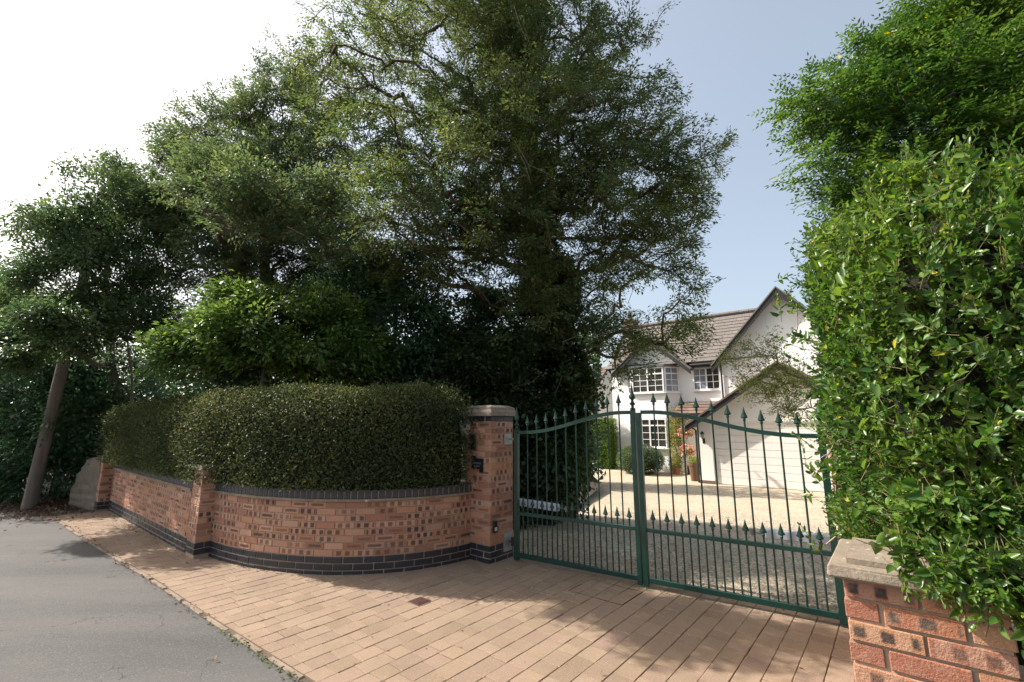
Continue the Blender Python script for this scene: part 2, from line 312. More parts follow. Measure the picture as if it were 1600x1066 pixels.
def bevel_all(bm, w, seg=1):
    bmesh.ops.bevel(bm, geom=list(bm.edges), offset=w, segments=seg, affect='EDGES', profile=0.5)
def box_mesh(name, lx, ly, lz, bev=0.003, jitter=0.0):
    bm = bmesh.new(); box(bm, -lx / 2, lx / 2, -ly / 2, ly / 2, -lz / 2, lz / 2)
    if bev: bevel_all(bm, bev)
    for v in bm.verts:
        if jitter: v.co += Vector((random.uniform(-jitter, jitter), random.uniform(-jitter, jitter), random.uniform(-jitter, jitter)))
    return bm_mesh(bm, name)
def tube(bm, pts, rads, sides=8, cap=True):
    rings = []; n = len(pts); pts = [Vector(p) for p in pts]
    up = Vector((0, 0, 1))
    for i, p in enumerate(pts):
        d = (pts[min(i + 1, n - 1)] - pts[max(i - 1, 0)])
        if d.length < 1e-6: d = Vector((0, 0, 1))
        d.normalize()
        a = d.cross(up)
        if a.length < 0.1: a = d.cross(Vector((1, 0, 0)))
        a.normalize(); b = d.cross(a)
        r = rads[i] if hasattr(rads, '__len__') else rads
        rings.append([bm.verts.new(p + (a * math.cos(2 * PI * k / sides) + b * math.sin(2 * PI * k / sides)) * r) for k in range(sides)])
    for i in range(n - 1):
        for k in range(sides):
            bm.faces.new((rings[i][k], rings[i][(k + 1) % sides], rings[i + 1][(k + 1) % sides], rings[i + 1][k]))
    if cap and sides > 2:
        bm.faces.new(rings[0]); bm.faces.new(list(reversed(rings[-1])))
def lathe(bm, prof, sides=16, c=(0, 0, 0)):
    rings = []
    for r, z in prof:
        rings.append([bm.verts.new((c[0] + max(r, 1e-4) * math.cos(2 * PI * k / sides), c[1] + max(r, 1e-4) * math.sin(2 * PI * k / sides), c[2] + z)) for k in range(sides)])
    for i in range(len(rings) - 1):
        for k in range(sides): bm.faces.new((rings[i][k], rings[i][(k + 1) % sides], rings[i + 1][(k + 1) % sides], rings[i + 1][k]))
def prism(bm, poly, z0, z1):
    b = [bm.verts.new((x, y, z0)) for x, y in poly]; t = [bm.verts.new((x, y, z1)) for x, y in poly]
    n = len(poly); bm.faces.new(t); bm.faces.new(list(reversed(b)))
    for i in range(n): bm.faces.new((b[i], b[(i + 1) % n], t[(i + 1) % n], t[i]))
def sheet(name, poly, z, mat, kind='structure'):
    bm = bmesh.new(); f = bm.faces.new([bm.verts.new((x, y, z)) for x, y in poly])
    if f.normal.z < 0: f.normal_flip()
    bmesh.ops.triangulate(bm, faces=bm.faces[:]); bmesh.ops.recalc_face_normals(bm, faces=bm.faces[:])
    return tag(bm_obj(name, bm, mat), kind=kind)
def poly_mesh(name, V, F, nside):
    """V (n,3) array, F (m,nside) int array"""
    me = bpy.data.meshes.new(name); me.vertices.add(len(V)); me.vertices.foreach_set('co', np.ascontiguousarray(V, dtype=np.float32).ravel())
    me.loops.add(F.size); me.loops.foreach_set('vertex_index', np.ascontiguousarray(F, dtype=np.int32).ravel())
    me.polygons.add(len(F)); me.polygons.foreach_set('loop_start', np.arange(0, F.size, nside, dtype=np.int32)); me.polygons.foreach_set('loop_total', np.full(len(F), nside, dtype=np.int32))
    me.update(calc_edges=True); return me
def hit(s, n, z=0):   # house frame to world
    p = Q + E * s + N * n; return (p[0], p[1], z)

# ------------------------------------------------------------------ leaves
rng = np.random.default_rng(11)
def unit(a): return a / np.maximum(np.linalg.norm(a, axis=1, keepdims=True), 1e-9)
def leaves(P, D, U, L, Wd, fold=0.25, shape='kite', curl=0.0):
    """base points, directions, up normals, lengths, widths -> verts, faces(list idx), nside"""
    D = unit(D); S = unit(np.cross(D, U)); Nn = unit(np.cross(S, D))
    L = L[:, None]; Wd = Wd[:, None]; n = len(P)
    if shape == 'kite':
        v = np.stack([P, P + D * L * .42 + S * Wd * .5 + Nn * Wd * fold, P + D * L - Nn * L * curl, P + D * L * .42 - S * Wd * .5 + Nn * Wd * fold], 1)
        F = np.array([[0, 1, 2], [0, 2, 3]]); k = 4
        idx = (np.arange(n)[:, None, None] * k + F[None]).reshape(-1, 3)
        return v.reshape(-1, 3), idx, 3
    v = np.stack([P, P + D * L * .28 + S * Wd * .44 + Nn * Wd * fold, P + D * L * .68 + S * Wd * .40 + Nn * (Wd * fold - L * curl * .5), P + D * L - Nn * L * curl,
                  P + D * L * .68 - S * Wd * .40 + Nn * (Wd * fold - L * curl * .5), P + D * L * .28 - S * Wd * .44 + Nn * Wd * fold], 1)
    F = np.array([[0, 1, 2, 3], [0, 3, 4, 5]]); k = 6
    idx = (np.arange(n)[:, None, None] * k + F[None]).reshape(-1, 4)
    return v.reshape(-1, 3), idx, 4
def rvec(n): return unit(rng.normal(size=(n, 3)))
def leaf_obj(name, data, mat, parent=None, kind=None):
    V, F, ns = data
    o = mobj(name, poly_mesh(name, V, F, ns), mat, parent)
    if kind: o['kind'] = kind
    return o

def sample_tips(blobs, n, shell=0.35, mind=0.0):
    B = np.array([b[:6] for b in blobs], float); w = B[:, 3] * B[:, 4] * B[:, 5]; w = w ** 0.8; w *= np.array([b[6] if len(b) > 6 else 1 for b in blobs]); w /= w.sum()
    out = []
    k = rng.choice(len(B), size=n * 2, p=w); d = rvec(n * 2); r = (shell + (1 - shell) * rng.random(n * 2)) ** 0.6
    pts = B[k, :3] + d * r[:, None] * B[k, 3:6]
    # drop points by low frequency field so the crown has holes and clumps
    ph = rng.random(3) * 10
    f = np.sin(pts[:, 0] * 2.3 + ph[0]) * np.sin(pts[:, 1] * 2.1 + ph[1]) * np.sin(pts[:, 2] * 2.7 + ph[2])
    f2 = np.sin(pts[:, 0] * 5.1 + ph[1]) * np.sin(pts[:, 1] * 4.7 + ph[2]) * np.sin(pts[:, 2] * 5.5 + ph[0])
    keep = (f + 0.5 * f2) > -0.42
    return pts[keep][:n]
def skeleton(tips, trunk_pts, pull=0.75):
    nodes = [np.array(p, float) for p in trunk_pts]; par = [-1] + list(range(len(trunk_pts) - 1)); nt0 = len(nodes)
    T = np.array(trunk_pts, float)
    dist = np.min(np.linalg.norm(tips[:, None] - T[None], axis=2), axis=1)
    order = np.argsort(dist); N_ = np.zeros((nt0 + len(tips) , 3)); N_[:nt0] = T
    dd = np.zeros(nt0 + len(tips)); m = nt0
    tipnode = np.zeros(len(tips), int); par = list(par)
    for i in order:
        p = tips[i]; v = p - N_[:m]; L = np.sqrt((v ** 2).sum(1))
        # prefer attachment points lower than the tip, and those close to the trunk
        cost = L + 0.35 * dd[:m] * 0.3 + 0.55 * np.maximum(0, -v[:, 2])
        j = int(np.argmin(cost)); N_[m] = p; dd[m] = dd[j] + L[j]; par.append(j); tipnode[i] = m; m += 1
    cnt = np.ones(m)
    for i in range(m - 1, nt0 - 1, -1): cnt[par[i]] += cnt[i]
    return N_[:m], par, cnt, nt0, tipnode
def branch_mesh(name, nodes, par, cnt, nt0, rad0, minr, mat, parent, sides=4, bend=0.12):
    V = []; F = []; base = 0
    idx = np.arange(nt0, len(nodes)); A = nodes[np.array(par)[idx]]; B = nodes[idx]
    r1 = np.maximum(minr, rad0 * np.sqrt(cnt[idx] / cnt.max())); r0 = np.minimum(r1 * 1.35, rad0)
    dv = B - A; L = np.linalg.norm(dv, axis=1, keepdims=True); d = unit(dv)
    mid = (A + B) / 2 + rvec(len(A)) * L * bend + np.array([0, 0, -1]) * L * 0.06
    a = unit(np.cross(d, np.tile([0.13, 0.2, 1.0], (len(A), 1)))); b = np.cross(d, a)
    ring = []
    for P_, r_ in ((A, r0), (mid, (r0 + r1) / 2), (B, r1)):
        for k in range(sides):
            t = 2 * PI * k / sides; ring.append(P_ + (a * math.cos(t) + b * math.sin(t)) * r_[:, None])
    V = np.stack(ring, 1).reshape(-1, 3); Fl = []
    for j in range(2):
        for k in range(sides): Fl.append([j * sides + k, j * sides + (k + 1) % sides, (j + 1) * sides + (k + 1) % sides, (j + 1) * sides + k])
    F = (np.arange(len(A))[:, None, None] * (3 * sides) + np.array(Fl)[None]).reshape(-1, 4)
    o = mobj(name, poly_mesh(name, V, F, 4), mat, parent, smooth=True); return o
def fronds(tips, out, k, length, rad, size, wratio, flat=0.35, droop=0.15, spread=0.7):
    n = len(tips); ax = unit(out + np.array([0, 0, -droop])); up = unit(np.cross(np.cross(ax, np.tile([0, 0, 1.0], (n, 1))) + rng.normal(size=(n, 3)) * .35, ax) + 1e-3)
    sd_ = unit(np.cross(ax, up))
    ax_, up_, sd2, tp = (np.repeat(q, k, axis=0) for q in (ax, up, sd_, tips))
    m = n * k; t = rng.uniform(-0.55, 0.45, m)[:, None] * length; s = rng.normal(size=m)[:, None] * rad * 0.6; h = rng.normal(size=m)[:, None] * rad * 0.6 * flat
    P = tp + ax_ * t + sd2 * s + up_ * h
    D = ax_ + sd2 * (s / rad * spread + rng.normal(size=(m, 1)) * .45) + up_ * rng.normal(size=(m, 1)) * 0.35 + np.array([0, 0, -0.12])
    U = up_ + rng.normal(size=(m, 3)) * 0.45
    L = size * rng.uniform(0.6, 1.35, m)
    return P, D, U, L, L * wratio * rng.uniform(.7, 1.3, m)
def make_tree(name, label, cat, base, trunk, trad, blobs, ntips, k, leaf, mat, bark, rad0=0.12, minr=0.006, shell=0.3, trunk_sides=10, group=None, lshape='kite', droop=0.15, twigs=0):
    t = thing(name, label, cat, base, group=group)
    off = np.array(base)
    tips = sample_tips(blobs, ntips, shell) - off
    tr = [np.array(p, float) - off for p in trunk]
    # finer trunk polyline for attachment
    tp = []
    for a, b in zip(tr[:-1], tr[1:]):
        for q in range(4): tp.append(a + (b - a) * q / 4)
    tp.append(tr[-1])
    nodes, par, cnt, nt0, tn = skeleton(tips, tp[3:])
    bm = bmesh.new(); nn = len(tp)
    tube(bm, [p + (rng.normal(size=3) * 0.03 if 0 < i else 0) for i, p in enumerate(tp)], [trad * (1 - 0.8 * i / nn) * (1.25 if i == 0 else 1) for i in range(nn)], trunk_sides)
    bm_obj('trunk', bm, bark, t, smooth=True)
    branch_mesh('branches', nodes, par, cnt, nt0, rad0, minr, bark, t)
    out = unit(nodes[tn] - nodes[np.array(par)[tn]]) + 0.4 * unit((tips - tips.mean(0)) * np.array([1, 1, .4]))
    P, D, U, L, Wd = fronds(tips, out, k, *leaf['cl'], leaf['size'], leaf['w'], flat=leaf.get('flat', .35), droop=droop, spread=leaf.get('spread', .7))
    leaf_obj('crown', leaves(P, D, U, L, Wd, leaf.get('fold', .15), lshape, leaf.get('curl', .1)), mat, t)
    if twigs:
        sel = rng.choice(len(tips), twigs); a = tips[sel]; d = unit(rvec(twigs) + np.array([0, 0, -.2])); L = rng.uniform(.25, .8, twigs)[:, None]
        nodes2 = np.concatenate([a, a + d * L]); par2 = np.concatenate([np.full(twigs, -1), np.arange(twigs)])
        branch_mesh('dead_twig', nodes2, list(par2), np.ones(2 * twigs), twigs, 0.006, 0.003, M['twig'], t, sides=3, bend=.15)['kind'] = 'stuff'
    return t

# ================================================================== SETTING
# ground far and wide
sheet('ground', [(-150, -150), (150, -150), (150, 150), (-150, 150)], -0.62, M['grass'])
# road edge line (paving side), running far left to near right
ROADE = [(-30.0, 27.5), (-13.0, 12.9), (-7.93, 8.38), (-6.52, 7.28), (-4.0, 5.39), (-2.8, 4.45), (-1.37, 3.36), (0.3, 2.1), (3.4, -0.3), (16, -10)]
sheet('road', ROADE + [(16, -40), (-60, -40), (-60, 27.5)], -0.014, M['asphalt'])
WALL1 = [(-8.05, 9.50), (-4.33, 6.42)]
WALL2 = [(-4.02, 6.34), (-3.62, 6.07), (-3.02, 5.76), (-2.33, 5.56), (-1.75, 5.54), (-1.19, 5.68), (-0.78, 5.92), (-0.50, 6.17)]
# bedding under the paving
sheet('paving_bed', [(-9.2, 9.43), (-8.0, 8.43)] + ROADE[3:8] + [(3.4, -0.3), (4.6, 1.0), (3.3, 4.05), (1.4, 5.3), (0.2, 6.25), (-0.3, 6.6), (-8.6, 10.1)], -0.011, M['sand'])
sheet('garden_ground', [(-40, 30), (-13.2, 13.1), (-9.2, 9.43), (-8.6, 10.0), (-4.2, 6.45), (-2.4, 5.7), (-0.5, 6.3), (0.1, 6.45), (2.6, 13.5), (3.0, 22), (-6, 40), (-40, 60)], -0.03, M['soil'])
# gravel drive sloping gently down to the house
def drive_z(x, y):
    n = (x - Q[0]) * N[0] + (y - Q[1]) * N[1]
    t = min(1, max(0, (n + 10.5) / 8.5)); return -0.02 - 0.33 * t
def make_drive():
    gx = np.linspace(-10, 24, 100); gy = np.linspace(4.0, 36, 100); X, Y = np.meshgrid(gx, gy)
    n = (X - Q[0]) * N[0] + (Y - Q[1]) * N[1]; t = np.clip((n + 10.5) / 8.5, 0, 1); Z = -0.022 - 0.33 * t + 0.008 * np.sin(X * 3) * np.sin(Y * 2.6)
    a, b = np.array([0.1, 6.10]), np.array([2.86, 4.21]); d = (b - a) / np.linalg.norm(b - a); nm = np.array([-d[1], d[0]])
    side = (X - a[0]) * nm[0] + (Y - a[1]) * nm[1]
    Z = np.where(side < -0.05, -0.3, Z)
    V = np.stack([X, Y, Z], -1).reshape(-1, 3); W_ = 100
    i = np.arange(99)[:, None] * W_ + np.arange(99)[None]; F = np.stack([i, i + 1, i + W_ + 1, i + W_], -1).reshape(-1, 4)
    Fc = (side.reshape(-1)[F] > -0.4).all(1)
    return tag(mobj('gravel_drive', poly_mesh('gravel_drive', V, F[Fc], 4), M['gravel'], smooth=True), kind='structure')
make_drive()
def pebbles():
    n = 16000; u = rng.random(n) ** 1.6
    a, b = np.array([0.2, 6.12]), np.array([3.0, 4.22]); d = (b - a) / np.linalg.norm(b - a); nm = np.array([-d[1], d[0]])
    p = a + d * (rng.random((n, 1)) * 4.6 - 0.6) + nm * (0.03 + u[:, None] * 5.5)
    nn = (p[:, 0] - Q[0]) * N[0] + (p[:, 1] - Q[1]) * N[1]; z = -0.02 - 0.33 * np.clip((nn + 10.5) / 8.5, 0, 1)
    C = np.column_stack([p, z + 0.004]); r = rng.uniform(.006, .014, n)[:, None]
    o = np.array([[1, 0, 0], [0, 1, 0], [-1, 0, 0], [0, -1, 0], [0, 0, .7]])
    th = rng.random(n) * 6.28; c, s = np.cos(th), np.sin(th)
    V = np.stack([C + r * np.column_stack([q[0] * c - q[1] * s, q[0] * s + q[1] * c, np.full(n, q[2])]) for q in o], 1)
    F = (np.arange(n)[:, None, None] * 5 + np.array([[0, 1, 4], [1, 2, 4], [2, 3, 4], [3, 0, 4]])[None]).reshape(-1, 3)
    o = mobj('gravel_stones', poly_mesh('gravel_stones', V.reshape(-1, 3), F, 3), M['stones']); tag(o, 'loose gold and grey gravel stones on the drive behind the green gates', 'gravel', kind='stuff')
M['stones'] = tile_mat('loose_stone', [(0.45, 0.36, 0.25), (0.3, 0.24, 0.17), (0.55, 0.48, 0.36), (0.36, 0.3, 0.24), (0.2, 0.17, 0.14)])
pebbles()

# ------------------------------------------------------------------ block paving
def clip_half(poly, a, b):   # keep the left side of a->b
    out = []; ax, ay = a; dx, dy = b[0] - a[0], b[1] - a[1]
    sd_ = lambda p: dx * (p[1] - ay) - dy * (p[0] - ax)
    for i in range(len(poly)):
        p, q = poly[i], poly[(i + 1) % len(poly)]; sp, sq = sd_(p), sd_(q)
        if sp >= 0: out.append(p)
        if (sp >= 0) != (sq >= 0):
            t = sp / (sp - sq); out.append((p[0] + t * (q[0] - p[0]), p[1] + t * (q[1] - p[1])))
    return out
def inside(p, poly):
    x, y = p; c = False; n = len(poly)
    for i in range(n):
        (x0, y0), (x1, y1) = poly[i], poly[(i + 1) % n]
        if (y0 > y) != (y1 > y) and x < (x1 - x0) * (y - y0) / (y1 - y0) + x0: c = not c
    return c
def paving():
    root = bpy.data.objects.new('driveway_paving', None); link(root); tag(root, kind='structure')
    area = [(-9.15, 9.40)] + ROADE[2:8] + [(3.4, -0.3), (4.6, 1.0), (3.35, 3.95), (2.98, 4.22), (1.49, 5.22), (0.16, 6.12), (0.05, 6.35), (-0.3, 6.6), (-1.0, 6.2), (-2.0, 5.9), (-3.2, 6.1), (-4.4, 6.75), (-8.2, 9.8)]
    edge = ROADE[2:9]
    meshes = {L: box_mesh('paver', 0.158, L - 0.0035, 0.06, 0.004, .0014) for L in (0.12, 0.16, 0.20, 0.24)}
    items = []; rnd = random.Random(3); w = 0.161
    for i in range(-75, 60):
        s = i * w + rnd.uniform(-.0015, .0015); t = -4.0 + rnd.random() * .2
        while t < 13:
            L = rnd.choice((0.12, 0.16, 0.20, 0.24, 0.20)); cx = E * s + N * (t + L / 2)
            p0 = [E * s + E * du * 0.0775 + N * (t + L / 2) + N * dv * (L / 2 - .003) for du, dv in ((-1, -1), (1, -1), (1, 1), (-1, 1))]
            if inside(cx, area) or any(inside(q, area) for q in p0): items.append((cx, L, [tuple(q) for q in p0]))
            t += L
    full = []; rest = []
    for cx, L, p0 in items:
        poly = p0; clipped = False
        for a, b in zip(edge[:-1], edge[1:]):
            mid = ((a[0] + b[0]) / 2, (a[1] + b[1]) / 2)
            t_ = ((cx[0] - a[0]) * (b[0] - a[0]) + (cx[1] - a[1]) * (b[1] - a[1])) / ((b[0] - a[0]) ** 2 + (b[1] - a[1]) ** 2)
            if -0.15 < t_ < 1.15 and ((cx[0] - mid[0]) ** 2 + (cx[1] - mid[1]) ** 2) < 9:
                # offset the edge line so that a stone kerb fits beside it
                dx, dy = b[0] - a[0], b[1] - a[1]; l_ = math.hypot(dx, dy); ox, oy = -dy / l_ * .05, dx / l_ * .05
                c = clip_half(poly, (a[0] + ox, a[1] + oy), (b[0] + ox, b[1] + oy))
                if len(c) != 4 or any(abs(c[k][0] - poly[k][0]) > 1e-4 for k in range(4)): clipped = True
                poly = c
                if len(poly) < 3: break
        if len(poly) < 3: continue
        if not clipped:
            # gate line clip handled by leaving blocks whole under the gate
            full.append((cx, L))
        else: rest.append(poly)
    # the 300 that show largest
    def vis(c):
        x, y = c
        return y > 2.5 and x / y < 0.78 and x > -6
    nearl = sorted([f for f in full if vis(f[0])], key=lambda f: f[0][0] ** 2 + f[0][1] ** 2)[:300]; ids = {id(f) for f in nearl}
    for f in nearl:
        cx, L = f
        o = bpy.data.objects.new('paver', meshes[L]); link(o, root)
        o.location = (cx[0], cx[1], -0.03 + rnd.uniform(-.002, .002)); o.rotation_euler = (rnd.uniform(-.010, .010), rnd.uniform(-.012, .012), -AZ + rnd.uniform(-.007, .007))
    for m_ in meshes.values(): m_.materials.append(M['paver'])
    bm = bmesh.new()
    for f in full:
        if id(f) in ids: continue
        cx, L = f; h = rnd.uniform(-.002, .002)
        mt = Matrix.Translation((cx[0], cx[1], h)) @ Matrix.Rotation(-AZ, 4, 'Z')
        a, b, c_ = .079, L / 2 - .0018, .004
        lo = [bm.verts.new(mt @ Vector((x * a, y * b, -.012))) for x, y in ((-1, -1), (1, -1), (1, 1), (-1, 1))]
        mi = [bm.verts.new(mt @ Vector((x * a, y * b, -.0045))) for x, y in ((-1, -1), (1, -1), (1, 1), (-1, 1))]
        hi = [bm.verts.new(mt @ Vector((x * (a - c_), y * (b - c_), 0))) for x, y in ((-1, -1), (1, -1), (1, 1), (-1, 1))]
        bm.faces.new(hi)
        for k in range(4):
            bm.faces.new((lo[k], lo[(k + 1) % 4], mi[(k + 1) % 4], mi[k])); bm.faces.new((mi[k], mi[(k + 1) % 4], hi[(k + 1) % 4], hi[k]))
    for p in rest:
        ar = 0.5 * abs(sum(p[k][0] * p[(k + 1) % len(p)][1] - p[(k + 1) % len(p)][0] * p[k][1] for k in range(len(p))))
        if ar < 2e-4: continue
        prism(bm, p, -.012, rnd.uniform(-.002, .001))
    o = bm_obj('paver', bm, M['paver'], root); o['kind'] = 'stuff'
    # narrow kerb stones between asphalt and paving
    km = [box_mesh('kerb_stone', l, .040, .06, .005, .002) for l in (.448, .30)]
    for m_ in km: m_.materials.append(M['kerb'])
    pts = edge
    for a, b in zip(pts[:-1], pts[1:]):
        dx, dy = b[0] - a[0], b[1] - a[1]; l_ = math.hypot(dx, dy); n_ = int(l_ / .45); u = (dx / l_, dy / l_)
        if a[0] > 0.2: break
        for k in range(n_):
            if rnd.random() < .01: continue
            c = (k + .5) * l_ / n_; o = bpy.data.objects.new('kerb_stone', km[0]); link(o, root)
            o.location = (a[0] + u[0] * c - u[1] * .024, a[1] + u[1] * c + u[0] * .024, -.031 + rnd.uniform(-.006, .004)); o.rotation_euler = (rnd.uniform(-.05, .05), rnd.uniform(-.01, .01), math.atan2(dy, dx) + rnd.uniform(-.01, .01))
    return root
paving()

# small drain cover and cable slot let into the paving
t = thing('drain_cover', 'small square rusty drain cover set in the paving below the curved wall', 'drain cover', (-0.89, 4.75, 0.002), -AZ)
bm = bmesh.new(); box(bm, -.08, .08, -.08, .08, -.01, .003); bevel_all(bm, .002); bm_obj('frame', bm, M['rust'], t)
bm = bmesh.new()
for k in range(5): box(bm, -.06, .06, -.058 + k * .026, -.045 + k * .026, .004, .008)
bm_obj('grating', bm, M['rust'], t)
t = thing('inspection_cover', 'flush paving-filled cover with a thin dark frame in front of the left gate leaf', 'inspection cover', (0.95, 5.02, 0.0), -AZ)
bm = bmesh.new()
for b in ((-.3, .3, -.225, -.2205), (-.3, .3, .2205, .225), (-.3, -.2955, -.22, .22), (.2955, .3, -.22, .22)): box(bm, *b, -.01, .003)
bm_obj('frame', bm, M['rust'], t)

# ------------------------------------------------------------------ brickwork
BR = box_mesh('brick', .215, .1025, .065, .003, .0008); HB = box_mesh('brick', .1025, .1025, .065, .003, .0008)
BR.materials.append(M['brick']); HB.materials.append(M['brick'])
BB = BR.copy(); BB.materials.clear(); BB.materials.append(M['blue']); HBB = HB.copy(); HBB.materials.clear(); HBB.materials.append(M['blue'])
BN = BR.copy(); BN.materials.clear(); BN.materials.append(M['brick_near']); HBN = HB.copy(); HBN.materials.clear(); HBN.materials.append(M['brick_near'])
CB = box_mesh('coping_brick', .066, .235, .102, .004, .001); CB.materials.append(M['coping_blue'])
def resample(path, step=.02):
    P = [np.array(p, float) for p in path]
    if len(P) > 2:   # catmull-rom
        out = []; Q_ = [2 * P[0] - P[1]] + P + [2 * P[-1] - P[-2]]
        for i in range(1, len(Q_) - 2):
            p0, p1, p2, p3 = Q_[i - 1:i + 3]
            for k in range(24):
                t = k / 24; out.append(.5 * ((2 * p1) + (-p0 + p2) * t + (2 * p0 - 5 * p1 + 4 * p2 - p3) * t * t + (-p0 + 3 * p1 - 3 * p2 + p3) * t ** 3))
        out.append(P[-1]); P = out
    P = np.array(P); d = np.r_[0, np.cumsum(np.linalg.norm(np.diff(P, axis=0), axis=1))]
    return P, d
class Path:
    def __init__(s, path): s.P, s.d = resample(path); s.L = s.d[-1]
    def at(s, t):
        p = np.array([np.interp(t, s.d, s.P[:, k]) for k in (0, 1)]); e = .03
        q = np.array([np.interp(min(t + e, s.L), s.d, s.P[:, k]) for k in (0, 1)]) - np.array([np.interp(max(t - e, 0), s.d, s.P[:, k]) for k in (0, 1)])
        return p, q / np.linalg.norm(q)
def swept(bm, path, offs, z0, z1, n=40):
    """box swept along the path between offsets offs (to the left of travel is negative = behind)"""
    rings = []
    for i in range(n + 1):
        p, t = path.at(path.L * i / n); nr = np.array([t[1], -t[0]])
        rings.append([bm.verts.new((*(p + nr * o), z)) for o, z in ((offs[0], z0), (offs[1], z0), (offs[1], z1), (offs[0], z1))])
    for a, b in zip(rings[:-1], rings[1:]):
        for k in range(4): bm.faces.new((a[k], a[(k + 1) % 4], b[(k + 1) % 4], b[k]))
    bm.faces.new(rings[0][::-1]); bm.faces.new(rings[-1]); bmesh.ops.recalc_face_normals(bm, faces=bm.faces[:])
def brick_wall(label, path, seed, stuff=False, group=None):
    rnd = random.Random(seed); pth = Path(path)
    t = thing('brick_wall', label, 'wall', (*path[0], 0)); off = np.array(path[0])
    loc = Path([tuple(np.array(p) - off) for p in path])
    bm = bmesh.new(); swept(bm, loc, (-.22, -.007), -.12, .79); bm_obj('mortar_core', bm, M['mortar'], t)
    bm = bmesh.new(); swept(bm, loc, (-.24, .022), .79, .818); bm_obj('ledge', bm, M['stone'], t)
    bm = bmesh.new(); swept(bm, loc, (-.225, .0), .819, .905); bm_obj('coping_mortar', bm, M['mortar_dark'], t)
    jb = bmesh.new()
    def put(me, pos, ang, z, name='brick'):
        if stuff:
            mt = Matrix.Translation((pos[0], pos[1], z)) @ Matrix.Rotation(ang, 4, 'Z')
            m2 = me.copy(); m2.transform(mt); jb.from_mesh(m2); bpy.data.meshes.remove(m2); return
        o = bpy.data.objects.new(name, me); link(o, t); o.location = (pos[0], pos[1], z); o.rotation_euler = (rnd.uniform(-.008, .008), rnd.uniform(-.006, .006), ang + rnd.uniform(-.004, .004))
    n = round(loc.L / .225); pit = loc.L / n
    for c in range(11):
        z = -.035 + c * .075 + .0325; blue = c < 3
        if c >= 3: z = .19 + (c - 3) * .075 + .0375
        else: z = .19 - (3 - c) * .075 + .0375
        odd = c % 2
        spots = [(k + .5) * pit for k in range(n)] if not odd else [k * pit for k in range(1, n)]
        for s in spots:
            p, tg = loc.at(s); nr = np.array([tg[1], -tg[0]]); pos = p - nr * (.0515 + rnd.uniform(-.0012, .0012))
            put(BB if blue else BR, pos, math.atan2(tg[1], tg[0]) + (PI if rnd.random() < .5 else 0), z)
        if odd:
            for s in (pit * .25, loc.L - pit * .25):
                p, tg = loc.at(s); nr = np.array([tg[1], -tg[0]]); put(HBB if blue else HB, p - nr * .0515, math.atan2(tg[1], tg[0]), z)
    m_ = int(loc.L / .0765)
    for k in range(m_):
        s = (k + .5) * loc.L / m_; p, tg = loc.at(s); nr = np.array([tg[1], -tg[0]])
        put(CB, p - nr * .112, math.atan2(tg[1], tg[0]), .871 + rnd.uniform(-.002, .002), 'coping_brick')
    if stuff: o = bm_obj('brick', jb, M['brick'], t); o['kind'] = 'stuff'
    else: jb.free()
    return t
brick_wall('straight low brick wall under the hedge between the far small pier and the middle pier', WALL1, 1)
brick_wall('curved low brick wall bulging out below the clipped hedge beside the tall gate pier', WALL2, 2)
brick_wall('low brick wing wall hidden beneath the big privet hedge by the nearest pier', [(3.06, 4.3), (2.62, 3.5), (2.1, 2.75), (1.68, 2.15)], 5, stuff=True)

